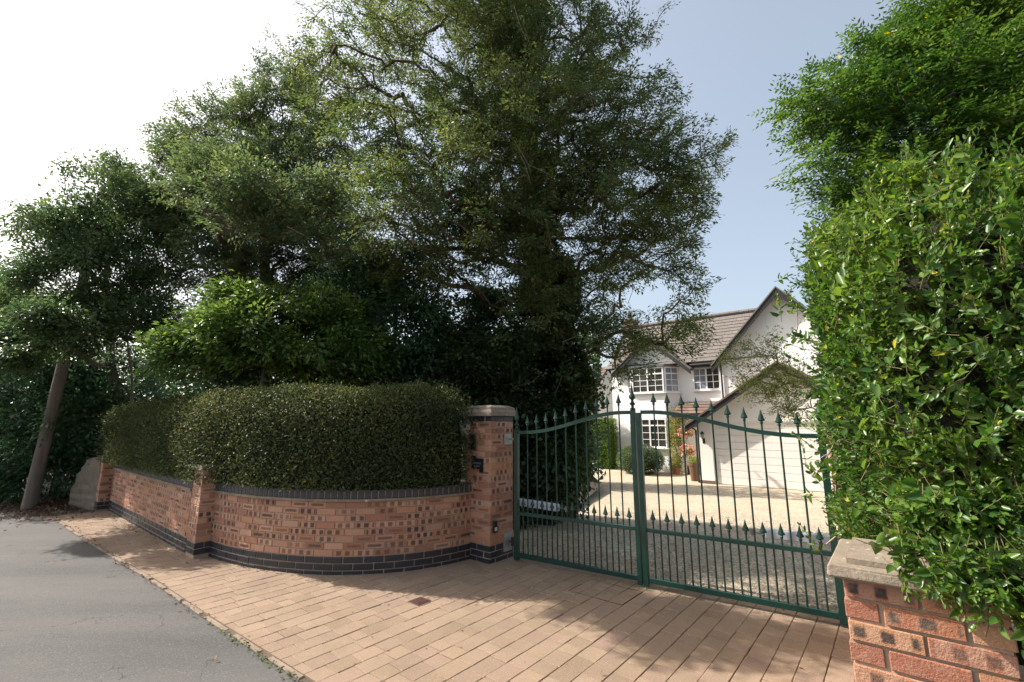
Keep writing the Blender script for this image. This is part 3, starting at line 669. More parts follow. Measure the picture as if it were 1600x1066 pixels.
def pier(name, label, corner, size, ncourse, nblue, z0, top='slab', near=False, blue_top=False, flip=(-1, 1), seed=0):
    """size .45 (two bricks) or .3275 (pinwheel). corner in world; body spans flip*size in the house frame"""
    rnd = random.Random(seed); t = thing(name, label, 'pillar', (*corner, 0), -AZ)
    fx, fy = flip; x0, x1 = sorted((0, fx * size)); y0, y1 = sorted((0, fy * size)); H_ = ncourse * .075
    ci = .011 if near else .007; bm = bmesh.new(); box(bm, x0 + ci, x1 - ci, y0 + ci, y1 - ci, z0 - .1, z0 + H_ - .004); bm_obj('mortar_core', bm, M['mortar'], t)
    b_, hb_ = (BN, HBN) if near else (BR, HB)
    def put(me, x, y, z, a):
        o = bpy.data.objects.new('brick', me); link(o, t); o.location = (x, y, z); o.rotation_euler = (0, rnd.uniform(-.006, .006), a + (PI if rnd.random() < .5 else 0))
    h = .1025 / 2
    for c in range(ncourse):
        z = z0 + c * .075 + .0375; blue = c < nblue or (blue_top and c == ncourse - 1); B1, H1_ = (BB, HBB) if blue else (b_, hb_)
        if size > .4:
            L2 = size / 2
            if c % 2 == 0:
                for yy in (y0 + h, y1 - h):
                    for k in (0, 1): put(B1, x0 + L2 * (k + .5), yy, z, 0)
                for xx in (x0 + h, x1 - h): put(B1, xx, (y0 + y1) / 2, z, PI / 2)
            else:
                for xx in (x0 + h, x1 - h):
                    for k in (0, 1): put(B1, xx, y0 + L2 * (k + .5), z, PI / 2)
                for yy in (y0 + h, y1 - h): put(B1, (x0 + x1) / 2, yy, z, 0)
        else:
            if c % 2 == 0: q = ((x0 + .1075, y0 + h, 0), (x1 - h, y0 + .1075, PI / 2), (x1 - .1075, y1 - h, 0), (x0 + h, y1 - .1075, PI / 2))
            else: q = ((x1 - .1075, y0 + h, 0), (x1 - h, y1 - .1075, PI / 2), (x0 + .1075, y1 - h, 0), (x0 + h, y0 + .1075, PI / 2))
            for x, y, a in q: put(B1, x, y, z, a)
    zt = z0 + H_; cx, cy = (x0 + x1) / 2, (y0 + y1) / 2; hs = size / 2
    bm = bmesh.new()
    if top == 'slab':
        box(bm, cx - hs - .03, cx + hs + .03, cy - hs - .03, cy + hs + .03, zt, zt + .05); bevel_all(bm, .006, 2)
    elif top == 'tier':
        def fr(a, b, za, zb):
            v = [bm.verts.new((cx + sx * q, cy + sy * q, z)) for q, z in ((a, za), (b, zb)) for sx, sy in ((-1, -1), (1, -1), (1, 1), (-1, 1))]
            for k in range(4): bm.faces.new((v[k], v[(k + 1) % 4], v[4 + (k + 1) % 4], v[4 + k]))
            return v
        a = fr(hs + .042, hs + .042, zt, zt + .05); a2 = fr(hs + .042, hs + .015, zt + .051, zt + .085); a3 = fr(hs + .015, hs + .015, zt + .086, zt + .11); b = fr(hs + .01, hs - .05, zt + .111, zt + .14)
        bm.faces.new(a[:4][::-1]); bm.faces.new(b[4:])
    else:
        box(bm, cx - hs - .04, cx + hs + .04, cy - hs - .04, cy + hs + .04, zt, zt + .046); bevel_all(bm, .01, 2)
        box(bm, cx - hs + .02, cx + hs - .02, cy - hs + .02, cy + hs - .02, zt + .047, zt + .066)
        for v in bm.verts: v.co += Vector((rnd.uniform(-.003, .003), rnd.uniform(-.003, .003), rnd.uniform(-.002, .002)))
    bm_obj('cap', bm, M['stone'], t)
    return t
pier('brick_pier', 'short brick pier with a thin stone cap in the middle of the boundary wall', (-4.02, 6.13), .3275, 14, 2, .04, 'slab', seed=1)
pier('brick_pier', 'far short brick pier at the left end of the boundary wall beside the rough slab', (-8.12, 9.33), .3275, 13, 2, .02, 'slab', seed=2)
GP = pier('gate_pier', 'tall brick gate pier with lantern and tiered stone cap left of the green gates', (-.27, 5.92), .45, 24, 3, -.02, 'tier', blue_top=True, seed=3)
pier('gate_pier', 'brick gate pier mostly hidden by privet hedge at the right hinge of the gates', (2.95, 4.36), .45, 22, 3, -.02, 'tier', flip=(1, 1), seed=4)
NP = pier('brick_pier', 'nearest orange brick pier with a weathered stone cap under the overhanging privet', (1.277, 1.90), .45, 15, 0, -.026, 'cap', near=True, flip=(1, 1), seed=5)

# fittings on the gate pier (local frame: x = along E, y = along N; faces at y=0 and x=0)
GPL = lambda x, y, z: tuple(Matrix.Rotation(-AZ, 4, 'Z') @ Vector((x, y, z)) + Vector((-.27, 5.92, 0)))
t = thing('wall_lantern', 'black wall lantern on the left face of the tall gate pier', 'lantern', GPL(-.30, -.005, 1.5), -AZ)
bm = bmesh.new(); box(bm, -.045, .045, -.02, 0, -.16, .04); bevel_all(bm, .008, 2); bm_obj('backplate', bm, M['iron'], t)
bm = bmesh.new(); tube(bm, [(0, -.02, -.05), (0, -.09, -.08), (0, -.15, -.03), (0, -.15, .02)], .011, 8); bm_obj('bracket', bm, M['iron'], t)
bm = bmesh.new(); lathe(bm, [(.03, .02), (.05, .03), (.075, .10), (.082, .18), (.07, .182)], 6, (0, -.15, 0)); bm_obj('glass', bm, M['lampglass'], t)
bm = bmesh.new(); lathe(bm, [(.001, .01), (.045, .015), (.055, .03)], 6, (0, -.15, 0)); lathe(bm, [(.1, .175), (.103, .185), (.07, .225), (.03, .25), (.012, .26), (.018, .275), (.001, .3)], 6, (0, -.15, 0))
for k in range(6):
    a = 2 * PI * k / 6; tube(bm, [(.052 * math.cos(a), -.15 + .052 * math.sin(a), .03), (.084 * math.cos(a), -.15 + .084 * math.sin(a), .18)], .004, 4)
bm_obj('lantern_frame', bm, M['iron'], t)
t = thing('house_sign', 'dark stepped house name plaque on the brick gate pier below the lantern', 'house sign', GPL(-.21, -.006, 1.17), -AZ)
bm = bmesh.new(); box(bm, -.11, .09, -.012, 0, -.06, .07); box(bm, -.12, -.04, -.0125, -.0005, .071, .1); box(bm, .03, .09, -.0125, -.0005, -.1, -.061); bm_obj('plate', bm, M['plaque'], t)
bm = bmesh.new()
for k in range(6): box(bm, -.085 + k * .026, -.07 + k * .026, -.0145, -.0125, .0, .022)
for k in range(4): box(bm, -.06 + k * .026, -.045 + k * .026, -.0145, -.0125, -.035, -.015)
bm_obj('lettering', bm, M['metal'], t)
t = thing('gate_sensor', 'small black gate sensor with white lens low on the gate pier', 'sensor', GPL(.0, .08, .42), -AZ)
bm = bmesh.new(); box(bm, .001, .025, -.035, .035, -.07, .07); bevel_all(bm, .006, 2); bm_obj('housing', bm, M['iron'], t)
bm = bmesh.new(); box(bm, .0255, .030, -.018, .018, -.045, -.005); bm_obj('lens', bm, M['white'], t)

# ------------------------------------------------------------------ gates
def spear(bm, x, y, z, s=1.0):
    # collar, then a flattened arrow head
    lathe(bm, [(.009, -.01), (.014, 0), (.014, .012), (.009, .018)], 8, (x, y, z))
    prof = [(.034 * s, .016, .0), (.024 * s, .012, .022), (.012 * s, .008, .06), (.001, .001, .105)]
    prof = [(a, b, c * s + .03) for a, b, c in prof]
    rings = [[bm.verts.new((x + a * math.cos(q), y + b * math.sin(q), z + c)) for q in [2 * PI * k / 8 for k in range(8)]] for a, b, c in prof]
    for i in range(3):
        for k in range(8): bm.faces.new((rings[i][k], rings[i][(k + 1) % 8], rings[i + 1][(k + 1) % 8], rings[i + 1][k]))
    v = bm.verts.new((x, y, z + .012))
    for k in range(8): bm.faces.new((rings[0][(k + 1) % 8], rings[0][k], v))
def finial(bm, z, s=1.0):
    lathe(bm, [(.02, 0), (.034, .006), (.034, .016), (.018, .026), (.016, .05), (.03, .06), (.032, .075), (.018, .09), (.014, .11), (.036 * s, .135), (.034 * s, .15), (.02, .19), (.012, .24), (.001, .30)], 12, (0, 0, z))
def gate_leaf(label, hinge, meet, fin_meet):
    h = np.array(hinge); m = np.array(meet); L = np.linalg.norm(m - h); d = (m - h) / L; ang = math.atan2(d[1], d[0])
    t = thing('gate_leaf', label, 'gate', (*hinge, 0), ang, 'pair of green driveway gates')
    zt = lambda x: 1.57 + .235 * (.5 - .5 * math.cos(PI * min(1, max(0, (x - .05 * L) / (L * .87))) ** 1.1)) # rising S curve
    bm = bmesh.new(); box(bm, -.028, .028, -.028, .028, .02, 1.60); bevel_all(bm, .003); finial(bm, 1.6, .8); bm_obj('hinge_stile', bm, M['gate'], t)
    bm = bmesh.new(); box(bm, L - .052, L - .002, -.028, .028, .02, 1.80 + (.03 if fin_meet else 0)); bevel_all(bm, .003)
    if fin_meet:
        f = bmesh.new(); finial(f, 1.83, 1.0); bmesh.ops.translate(f, verts=f.verts, vec=(L - .027, 0, 0)); me = bm_mesh(f, 'f'); bm.from_mesh(me); bpy.data.meshes.remove(me)
    bm_obj('meeting_stile', bm, M['gate'], t)
    bm = bmesh.new(); box(bm, .029, L - .053, -.022, .022, .055, .105); bevel_all(bm, .003); bm_obj('bottom_rail', bm, M['gate'], t)
    bm = bmesh.new(); box(bm, .029, L - .053, -.019, .019, .552, .592); bevel_all(bm, .003); bm_obj('middle_rail', bm, M['gate'], t)
    bm = bmesh.new(); rings = []
    for i in range(41):
        x = .029 + (L - .082) * i / 40; z = zt(x); dz = (zt(x + .01) - zt(x - .01)) / .02; c = 1 / math.hypot(1, dz)
        rings.append([bm.verts.new((x + o * -dz * c, y, z + o * c)) for y, o in ((-.02, -.02), (.02, -.02), (.02, .02), (-.02, .02))])
    for a, b in zip(rings[:-1], rings[1:]):
        for k in range(4): bm.faces.new((a[k], a[(k + 1) % 4], b[(k + 1) % 4], b[k]))
    bm.faces.new(rings[0]); bm.faces.new(rings[-1][::-1]); bmesh.ops.recalc_face_normals(bm, faces=bm.faces[:]); bm_obj('top_rail', bm, M['gate'], t)
    nb = 10; pit = (L - .08) / (nb + 1)
    for k in range(nb):
        x = .028 + pit * (k + 1); z1 = zt(x)
        bm = bmesh.new(); tube(bm, [(x, 0, .1), (x, 0, z1 + .105)], .0085, 8); spear(bm, x, 0, z1 + .085)
        bm_obj('bar', bm, M['gate'], t)
    for k in range(nb + 1):
        x = .028 + pit * (k + .5); bm = bmesh.new(); tube(bm, [(x, 0, .1), (x, 0, .66)], .0085, 8); spear(bm, x, 0, .655, .95); bm_obj('short_bar', bm, M['gate'], t)
    return t
gate_leaf('left leaf of the green spear-topped gates hung beside the tall lantern pier', (0.06, 6.03), (1.375, 5.145), True)
gate_leaf('right leaf of the green spear-topped gates hung beside the privet hedge', (2.79, 4.19), (1.385, 5.137), False)
# hinge plates on the left pier and the two gate motors
t = thing('hinge_plate', 'upper grey steel hinge plate bolted to the tall gate pier', 'hinge', GPL(.003, .33, 1.48), -AZ, )
bm = bmesh.new(); box(bm, 0, .008, -.075, .075, -.07, .07); bevel_all(bm, .002); bm_obj('plate', bm, M['metal'], t)
bm = bmesh.new(); tube(bm, [(.008, .03, 0), (.12, .06, 0)], .01, 8); tube(bm, [(.05, .04, -.012), (.05, .04, .012)], .018, 8); bm_obj('bolt', bm, M['metal'], t)
t = thing('hinge_plate', 'lower grey steel hinge plate at the foot of the tall gate pier', 'hinge', GPL(.003, .33, .20), -AZ)
bm = bmesh.new(); box(bm, 0, .008, -.085, .085, -.11, .11); bevel_all(bm, .002); bm_obj('plate', bm, M['metal'], t)
bm = bmesh.new(); tube(bm, [(.008, .03, 0), (.12, .06, 0)], .01, 8); tube(bm, [(.05, .04, -.05), (.05, .04, .05)], .022, 8); bm_obj('bolt', bm, M['rust'], t)
def motor(label, a, b):
    a = Vector(a); b = Vector(b); d = b - a; t = thing('gate_opener_arm', label, 'gate opener', a, math.atan2(d.y, d.x)); L = d.length
    bm = bmesh.new(); box(bm, 0, L * .85, -.035, .035, -.045, .045); bevel_all(bm, .012, 2); bm_obj('housing', bm, M['motor'], t)
    bm = bmesh.new(); tube(bm, [(L * .85, 0, 0), (L, 0, 0)], .013, 8); bm_obj('rod', bm, M['metal'], t)
    bm = bmesh.new(); tube(bm, [(.03, 0, -.07), (.03, 0, .06)], .02, 10); tube(bm, [(L, 0, -.03), (L, 0, .03)], .018, 8); bm_obj('pivot', bm, M['metal'], t)
motor('pale grey gate opener arm behind the left gate leaf', (.06, 6.36, .66), (.66, 5.80, .66))
motor('pale grey gate opener arm behind the right gate leaf', (2.98, 4.32, .64), (2.35, 4.72, .64))

# ------------------------------------------------------------------ rough stone slab, pole and wires at the left end
bm = bmesh.new()
pts = [(0, 0), (1.0, 0), (1.02, .35), (1.02, 1.05), (.8, 1.08), (.42, 1.0), (.14, .70), (-.03, .3)]
f0 = [bm.verts.new((x, -.09, z)) for x, z in pts]; f1 = [bm.verts.new((x, .09, z)) for x, z in pts]
bm.faces.new(f0); bm.faces.new(f1[::-1])
for k in range(len(pts)): bm.faces.new((f0[k], f1[k], f1[(k + 1) % 8], f0[(k + 1) % 8]))
bmesh.ops.recalc_face_normals(bm, faces=bm.faces[:]); bevel_all(bm, .03, 2)
bmesh.ops.triangulate(bm, faces=bm.faces[:]); bmesh.ops.subdivide_edges(bm, edges=bm.edges[:], cuts=3, use_grid_fill=True)
for v in bm.verts:
    v.co += Vector((0, 1, 0)) * (.014 * math.sin(v.co.z * 42 + math.sin(v.co.x * 7)) + random.uniform(-.006, .006)); v.co.z += random.uniform(-.004, .004)
o = bm_obj('stone_slab', bm, M['slabstone'] if 'slabstone' in M else M['stone'], None); o.location = (-9.14, 9.95, -.05); o.rotation_euler = (0, 0, R(-24))
tag(o, 'rough grey brown stone slab standing between the wooden pole and the far pier', 'stone slab')
t = thing('utility_pole', 'weathered wooden telegraph pole leaning slightly beside the dark laurel', 'telegraph pole', (-9.72, 9.6, -.03))
bm = bmesh.new(); tube(bm, [((.42) * k / 8, .02 * k / 8, 7.0 * k / 8) for k in range(9)], [.115 - .04 * k / 8 for k in range(9)], 14); bm_obj('pole', bm, M['pole'], t, smooth=True)
bm = bmesh.new(); lathe(bm, [(.1, 0), (.095, .02), (.001, .09)], 12, (.42, .02, 7.0)); bm_obj('pole_cap', bm, M['metal'], t)
bm = bmesh.new(); tube(bm, [(.36, -.1, 6.65), (.42, .12, 6.7)], .03, 8); tube(bm, [(.4, -.1, 6.5), (.34, .1, 6.47)], .02, 6); bm_obj('insulator', bm, M['motor'], t)
def wire(label, a, b, sag):
    bm = bmesh.new(); a = Vector(a); b = Vector(b)
    tube(bm, [a.lerp(b, k / 14) - Vector((0, 0, sag * 4 * (k / 14) * (1 - k / 14))) for k in range(15)], .007, 4)
    tag(bm_obj('overhead_wire', bm, M['iron']), label, 'wire', None)
wire('upper thin overhead wire running left from the telegraph pole top', (-9.33, 9.6, 6.75), (-34, 14, 9.0), .5)
wire('lower thin overhead wire running left from the telegraph pole', (-9.36, 9.6, 6.5), (-34, 26, 7.4), .4)

# ------------------------------------------------------------------ THE HOUSE
H0 = thing('white_house', 'white rendered detached house with bay windows, garage and tiled gables behind the gates', 'house', hit(0, 0, -.35), -AZ)
def hbox(name, mat, *b, parent=None, bev=0):
    bm = bmesh.new(); box(bm, *b)
    if bev: bevel_all(bm, bev)
    return bm_obj(name, bm, mat, parent or H0)
def hpoly(name, mat, pts, y0, y1, parent=None):    # outline in s,z extruded over n
    bm = bmesh.new(); a = [bm.verts.new((x, y0, z)) for x, z in pts]; b = [bm.verts.new((x, y1, z)) for x, z in pts]; n = len(pts)
    bm.faces.new(a); bm.faces.new(b[::-1])
    for i in range(n): bm.faces.new((a[i], b[i], b[(i + 1) % n], a[(i + 1) % n]))
    bmesh.ops.recalc_face_normals(bm, faces=bm.faces[:]); return bm_obj(name, bm, mat, parent or H0)
# walls
hpoly('wall', M['render'], [(-5.3, -.3), (-.25, -.3), (-.25, 4.55), (-5.3, 4.55)], 3.3, 9.5)
hpoly('gable_wall', M['render'], [(-4.85, 4.551), (-1.55, 4.551), (-3.2, 5.78)], 3.15, 3.5)
hpoly('wall', M['render'], [(-.25, -.3), (4.6, -.3), (4.6, 4.5), (2.15, 7.05), (-.25, 4.5)], 3.0, 9.5)
hpoly('garage_wall', M['garage_paint'], [(-.34, -.3), (.14, -.3), (.14, 2.1), (4.66, 2.1), (4.66, -.3), (5.2, -.3), (5.2, 2.05), (2.43, 3.86), (-.34, 2.05)], 0, .22)
hpoly('garage_wall', M['garage_paint'], [(-.34, -.3), (-.12, -.3), (-.12, 2.04), (-.34, 2.04)], .22, 3.0)
hpoly('garage_wall', M['garage_paint'], [(4.98, -.3), (5.2, -.3), (5.2, 2.04), (4.98, 2.04)], .22, 3.0)
hbox('plinth', M['tile_red'], -.352, .15, -.014, .20, -.3, .1)
gd = hbox('garage_door', M['garage_door'], .145, 4.655, .10, .16, -.3, 2.095)
pm = box_mesh('door_panel', 4.49, .022, .222, .004); pm.materials.append(M['garage_door'])
for k in range(9):
    o = bpy.data.objects.new('door_panel', pm); link(o, gd); o.location = (2.40, .087, .13 + k * .2335)
for nm, b in (('side_frame', (.14, .2, .02, .1, -.3, 2.1)), ('side_frame', (4.6, 4.66, .02, .1, -.3, 2.1)), ('head_frame', (.2, 4.6, .02, .1, 2.06, 2.1))): hbox(nm, M['upvc'], *b, parent=gd)
# roofs
def roof_slab(name, mat, P0, A, U, la, lu, th=.08, tiles=None, tw=.33, tg=.30):
    """P0 lower left corner, A unit along eave, U unit up the slope; slab plus overlapping tiles joined on it"""
    P0, A, U = Vector(P0), Vector(A).normalized(), Vector(U).normalized(); Nn = A.cross(U).normalized()
    if Nn.z < 0: Nn = -Nn
    bm = bmesh.new(); c = [P0, P0 + A * la, P0 + A * la + U * lu, P0 + U * lu]
    lo = [bm.verts.new(p - Nn * th) for p in c]; hi = [bm.verts.new(p) for p in c]
    bm.faces.new(lo[::-1]); bm.faces.new(hi)
    for k in range(4): bm.faces.new((lo[k], lo[(k + 1) % 4], hi[(k + 1) % 4], hi[k]))
    bmesh.ops.recalc_face_normals(bm, faces=bm.faces[:]); r = bm_obj(name, bm, M['black'], H0)
    if tiles:
        bm = bmesh.new(); nu = int(lu / tg); na = int(la / tw)
        for j in range(nu):
            for i in range(-1, na + 1):
                a0 = max(0, (i + (j % 2) * .5) * tw + .004); a1 = min(la, (i + 1 + (j % 2) * .5) * tw - .004)
                if a1 - a0 < .03: continue
                q = random.uniform(0, .006); u0 = j * tg - .02; u1 = min(lu, (j + 1) * tg + .03)
                B_ = [P0 + A * a0 + U * u0, P0 + A * a1 + U * u0, P0 + A * a1 + U * u1, P0 + A * a0 + U * u1]
                l_ = [bm.verts.new(p + Nn * .004) for p in B_]; h_ = [bm.verts.new(p + Nn * (.045 + q if k < 2 else .02)) for k, p in enumerate(B_)]
                bm.faces.new(h_)
                for k in range(4): bm.faces.new((l_[k], l_[(k + 1) % 4], h_[(k + 1) % 4], h_[k]))
        bmesh.ops.recalc_face_normals(bm, faces=bm.faces[:])
        o = bm_obj('roof_tile', bm, tiles, r); o['kind'] = 'stuff'
    return r
sl_ = math.atan2(7.2 - 4.62, 6.2 - 3.0)
roof_slab('roof', None, (-5.45, 3.0, 4.62), (1, 0, 0), (0, math.cos(sl_), math.sin(sl_)), 7.2, math.hypot(3.2, 2.58), tiles=M['tile'])
roof_slab('roof', None, (-5.45, 9.4, 4.62), (1, 0, 0), (0, -math.cos(sl_), math.sin(sl_)), 7.2, math.hypot(3.2, 2.58))
bm = bmesh.new(); 
for k in range(17): tube(bm, [(-5.45 + k * .42, 6.2, 7.24), (-5.45 + k * .42 + .41, 6.2, 7.24)], .11, 8)
bm_obj('ridge_tiles', bm, M['tile'], H0)['kind'] = 'stuff'
# right gable roof, both slopes
w_ = 2.15 + .45; h_ = w_ * 1.1; Ls = math.hypot(w_, h_)
for sgn, x in ((1, 2.15 - w_), (-1, 2.15 + w_)):
    roof_slab('gable_roof', None, (x, 2.7, 7.25 - h_), (0, 1, 0), (sgn / math.hypot(1, 1.1), 0, 1.1 / math.hypot(1, 1.1)), 6.8, Ls, tiles=M['tile'])
def verge(apexs, apexz, half, slope, n0, th=.2, tile=M['tile'], proud=.03):
    for sg in (-1, 1):
        x1 = apexs + sg * half; z1 = apexz - half * slope
        hpoly('barge_board', M['black'], [(apexs, apexz - .02), (x1, z1 - .02), (x1, z1 - .02 - th), (apexs, apexz - .02 - th)] if sg < 0 else [(apexs + .001, apexz - .02), (apexs + .001, apexz - .02 - th), (x1, z1 - .02 - th), (x1, z1 - .02)], n0 - .04, n0)
        hpoly('verge_tiles', tile, [(apexs, apexz + .05), (x1, z1 + .05), (x1, z1 - .015), (apexs, apexz - .015)], n0 - .07, n0 + .1)
verge(2.15, 7.22, 2.6, 1.1, 2.68, .26)
# bay gable roof and boards
for sgn, x in ((1, -3.2 - 1.85), (-1, -3.2 + 1.85)):
    roof_slab('bay_gable_roof', None, (x, 2.85, 5.95 - 1.85 * .86), (0, 1, 0), (sgn / math.hypot(1, .86), 0, .86 / math.hypot(1, .86)), 3.4, math.hypot(1.85, 1.85 * .86), tiles=M['tile'])
verge(-3.2, 5.93, 1.87, .86, 2.82, .2)
# main eave board and gutter
hbox('fascia', M['black'], -1.35, -.3, 2.98, 3.06, 4.42, 4.6); 
bm = bmesh.new(); tube(bm, [(-1.4, 2.93, 4.5), (-.28, 2.93, 4.5)], .05, 8); bm_obj('gutter', bm, M['iron'], H0)
bm = bmesh.new(); tube(bm, [(-.16, 2.94, 4.5), (-.16, 2.94, 2.9)], .035, 8); bm_obj('downpipe', bm, M['iron'], H0)
bm = bmesh.new(); tube(bm, [(-.75, -.1, 2.0), (-.5, -.06, 1.9), (-.42, .1, 1.8), (-.42, .1, -.2)], .035, 8); bm_obj('downpipe', bm, M['iron'], H0)
# garage roof
w_ = 2.77 + .3; g_ = .66
for sgn, x in ((1, 2.43 - w_), (-1, 2.43 + w_)):
    roof_slab('garage_roof', None, (x, -.3, 3.99 - w_ * g_), (0, 1, 0), (sgn / math.hypot(1, g_), 0, g_ / math.hypot(1, g_)), 3.35, math.hypot(w_, w_ * g_), tiles=M['tile_red'])
verge(2.43, 3.97, 3.08, .66, -.32, .2, M['tile_red'])
# porch roof between bay and garage, with the front door beneath
roof_slab('porch_roof', None, (-2.0, 2.1, 2.42), (1, 0, 0), (0, .92, .42), 1.75, 1.3, tiles=M['tile_red'])
hbox('porch_fascia', M['black'], -2.0, -.26, 2.06, 2.1, 2.28, 2.42)
dr = hbox('front_door', M['black'], -1.35, -.5, 3.24, 3.299, -.3, 1.95); hbox('door_pane', M['glass'], -1.2, -.65, 3.225, 3.239, 1.0, 1.8, parent=dr); hbox('handle', M['metal'], -1.28, -1.22, 3.2, 3.239, .85, .95, parent=dr)
ch = hbox('chimney', M['tile_red'], -5.95, -5.28, 6.0, 6.7, 4.0, 7.55); hbox('chimney_cap', M['stone'], -6.0, -5.23, 5.95, 6.75, 7.551, 7.65, parent=ch)
bm = bmesh.new(); lathe(bm, [(.13, 0), (.11, .1), (.1, .35), (.12, .38), (.09, .38), (.09, .0)], 12, (-5.6, 6.35, 7.65)); bm_obj('chimney_pot', bm, M['terracotta'], ch)
# windows
def window(s, n, z, ang, w, h, cols, rows, trans=0, curtain=(), sill=True, frame=.055, mull=()):
    """s,n = left end of the window on the wall face, ang = rotation about z"""
    e = bpy.data.objects.new('window', None); link(e, H0); e.location = (s, n, z); e.rotation_euler = (0, 0, ang)
    def wb(name, mat, *b):
        bm = bmesh.new(); box(bm, *b); return bm_obj(name, bm, mat, e)
    F_ = frame
    bm = bmesh.new(); box(bm, 0, F_, -.05, .02, 0, h); box(bm, w - F_, w, -.05, .02, 0, h); box(bm, F_, w - F_, -.05, .02, 0, F_); box(bm, F_, w - F_, -.05, .02, h - F_, h)
    lights = []; xs = [0] + list(mull) + [w]
    for m_ in mull: box(bm, m_ - .03, m_ + .03, -.052, .02, F_, h - F_)
    zt = h - F_ - trans if trans else None
    if trans: box(bm, F_, w - F_, -.051, .018, zt - .03, zt + .03)
    bm_obj('frame', bm, M['upvc'], e)
    for j in range(len(xs) - 1):
        a = xs[j] + (F_ if j == 0 else .03); b = xs[j + 1] - (F_ if j == len(xs) - 2 else .03)
        zs = [(F_, (zt - .03) if trans else h - F_, rows)] + ([(zt + .03, h - F_, 1)] if trans else [])
        for z0, z1, rr in zs:
            gl = M['curtain'] if j in curtain else M['glass']
            for c in range(cols):
                for r_ in range(rr):
                    wb('pane', gl, a + (b - a) * c / cols, a + (b - a) * (c + 1) / cols - .004, -.012, -.006, z0 + (z1 - z0) * r_ / rr, z0 + (z1 - z0) * (r_ + 1) / rr - .004)
            for c in range(1, cols): x = a + (b - a) * c / cols; wb('glazing_bar', M['upvc'], x - .013, x + .013, -.03, -.013, z0, z1)
            for r_ in range(1, rr): zz = z0 + (z1 - z0) * r_ / rr; wb('glazing_bar', M['upvc'], a, b, -.0305, -.0135, zz - .013, zz + .013)
    if sill: wb('sill', M['upvc'], -.04, w + .04, -.12, .02, -.05, -.001)
# bay: solid canted body between the windows
bay = [(-4.42, 3.3), (-3.98, 2.72), (-2.48, 2.72), (-2.06, 3.3)]
for z0, z1 in ((-.3, 1.0), (2.26, 3.38)):
    bm = bmesh.new(); prism(bm, bay, z0, z1); bmesh.ops.recalc_face_normals(bm, faces=bm.faces[:]); bm_obj('bay_wall', bm, M['render'], H0)
for z0, z1 in ((1.0, 2.26), (3.38, 4.52)):
    bm = bmesh.new(); prism(bm, [(-4.3, 3.32), (-3.93, 2.8), (-2.53, 2.8), (-2.18, 3.32)], z0, z1); bmesh.ops.recalc_face_normals(bm, faces=bm.faces[:]); bm_obj('bay_interior', bm, M['black'], H0)
bm = bmesh.new(); prism(bm, [(-4.55, 3.3), (-4.04, 2.62), (-2.42, 2.62), (-1.95, 3.3)], 4.52, 4.62); bmesh.ops.recalc_face_normals(bm, faces=bm.faces[:]); bm_obj('bay_flashing', bm, M['white_black'], H0)
angR = math.atan2(3.3 - 2.72, -2.06 + 2.48); lr = math.hypot(.58, .42)
for z, h in ((1.01, 1.24), (3.39, 1.12)):
    window(-3.97, 2.72, z, 0, 1.48, h, 2, 3, .24, mull=(.74,))
    window(-2.47, 2.73, z, angR, lr - .02, h, 2, 3, .24, curtain=(0,) if z > 2 else ())
    window(-4.41, 3.29, z, -math.atan2(.58, .43), math.hypot(.58, .43) - .02, h, 2, 3, .24)
window(-1.42, 3.295, 3.44, 0, 1.12, .96, 2, 3, 0, curtain=(0,), mull=(.56,))
# lamp by the garage, as its own thing
t = thing('wall_lamp', 'small black carriage lamp on the white wall left of the garage door', 'wall lamp', hit(-.13, -.015, 1.2), -AZ)
bm = bmesh.new(); box(bm, -.04, .04, 0, .012, -.2, -.02); tube(bm, [(0, 0, -.1), (0, -.1, -.14), (0, -.12, -.02)], .012, 6); bm_obj('bracket', bm, M['iron'], t)
bm = bmesh.new(); lathe(bm, [(.03, -.02), (.07, .12)], 6, (0, -.12, 0)); bm_obj('glass', bm, M['lampglass'], t)
bm = bmesh.new(); lathe(bm, [(.09, .12), (.05, .18), (.02, .2), (.001, .24)], 6, (0, -.12, 0)); bm_obj('lamp_top', bm, M['iron'], t)

# bungalow behind
B0 = thing('bungalow', 'neighbouring bungalow with grey weatherboard gable and brown tiled roof', 'house', hit(0, 0, -.35), -AZ)
bm = bmesh.new(); pr = [(5.0, -.3), (5.0, 2.95), (8.0, 5.35), (11.0, 2.95), (11.0, -.3)]
a = [bm.verts.new((-8.0, y, z)) for y, z in pr]; b = [bm.verts.new((-15.0, y, z)) for y, z in pr]; bm.faces.new(a); bm.faces.new(b[::-1])
for k in range(5): bm.faces.new((a[k], b[k], b[(k + 1) % 5], a[(k + 1) % 5]))
bmesh.ops.recalc_face_normals(bm, faces=bm.faces[:]); bm_obj('wall', bm, M['cladding'], B0)
bm = bmesh.new()
for k in range(32):
    z0 = .3 + k * .155; 
    if z0 > 5.2: break
    y0 = 5.02 + max(0, (z0 + .15 - 2.95) / .8); y1 = 11.0 - max(0, (z0 + .15 - 2.95) / .8)
    if y1 - y0 < .2: break
    vs = box(bm, -8.0, -7.965, y0, y1, z0, z0 + .15)
    for v in vs[4:]: v.co.x -= .022 if v.co.x > -7.98 else 0
bm_obj('weatherboard', bm, M['cladding'], B0)['kind'] = 'stuff'
H0_keep = H0; H0 = B0
su = math.hypot(3.3, 2.64)
roof_slab('roof', None, (-15.2, 4.7, 2.78), (1, 0, 0), (0, 3.3 / su, 2.64 / su), 7.3, su, tiles=M['tile_red'])
roof_slab('roof', None, (-15.2, 11.3, 2.78), (1, 0, 0), (0, -3.3 / su, 2.64 / su), 7.3, su)
hpoly('verge_board', M['cladding'], [(-7.95, 2.6), (-7.9, 2.6), (-7.9, 2.75), (-7.95, 2.75)], 4.7, 11.3)
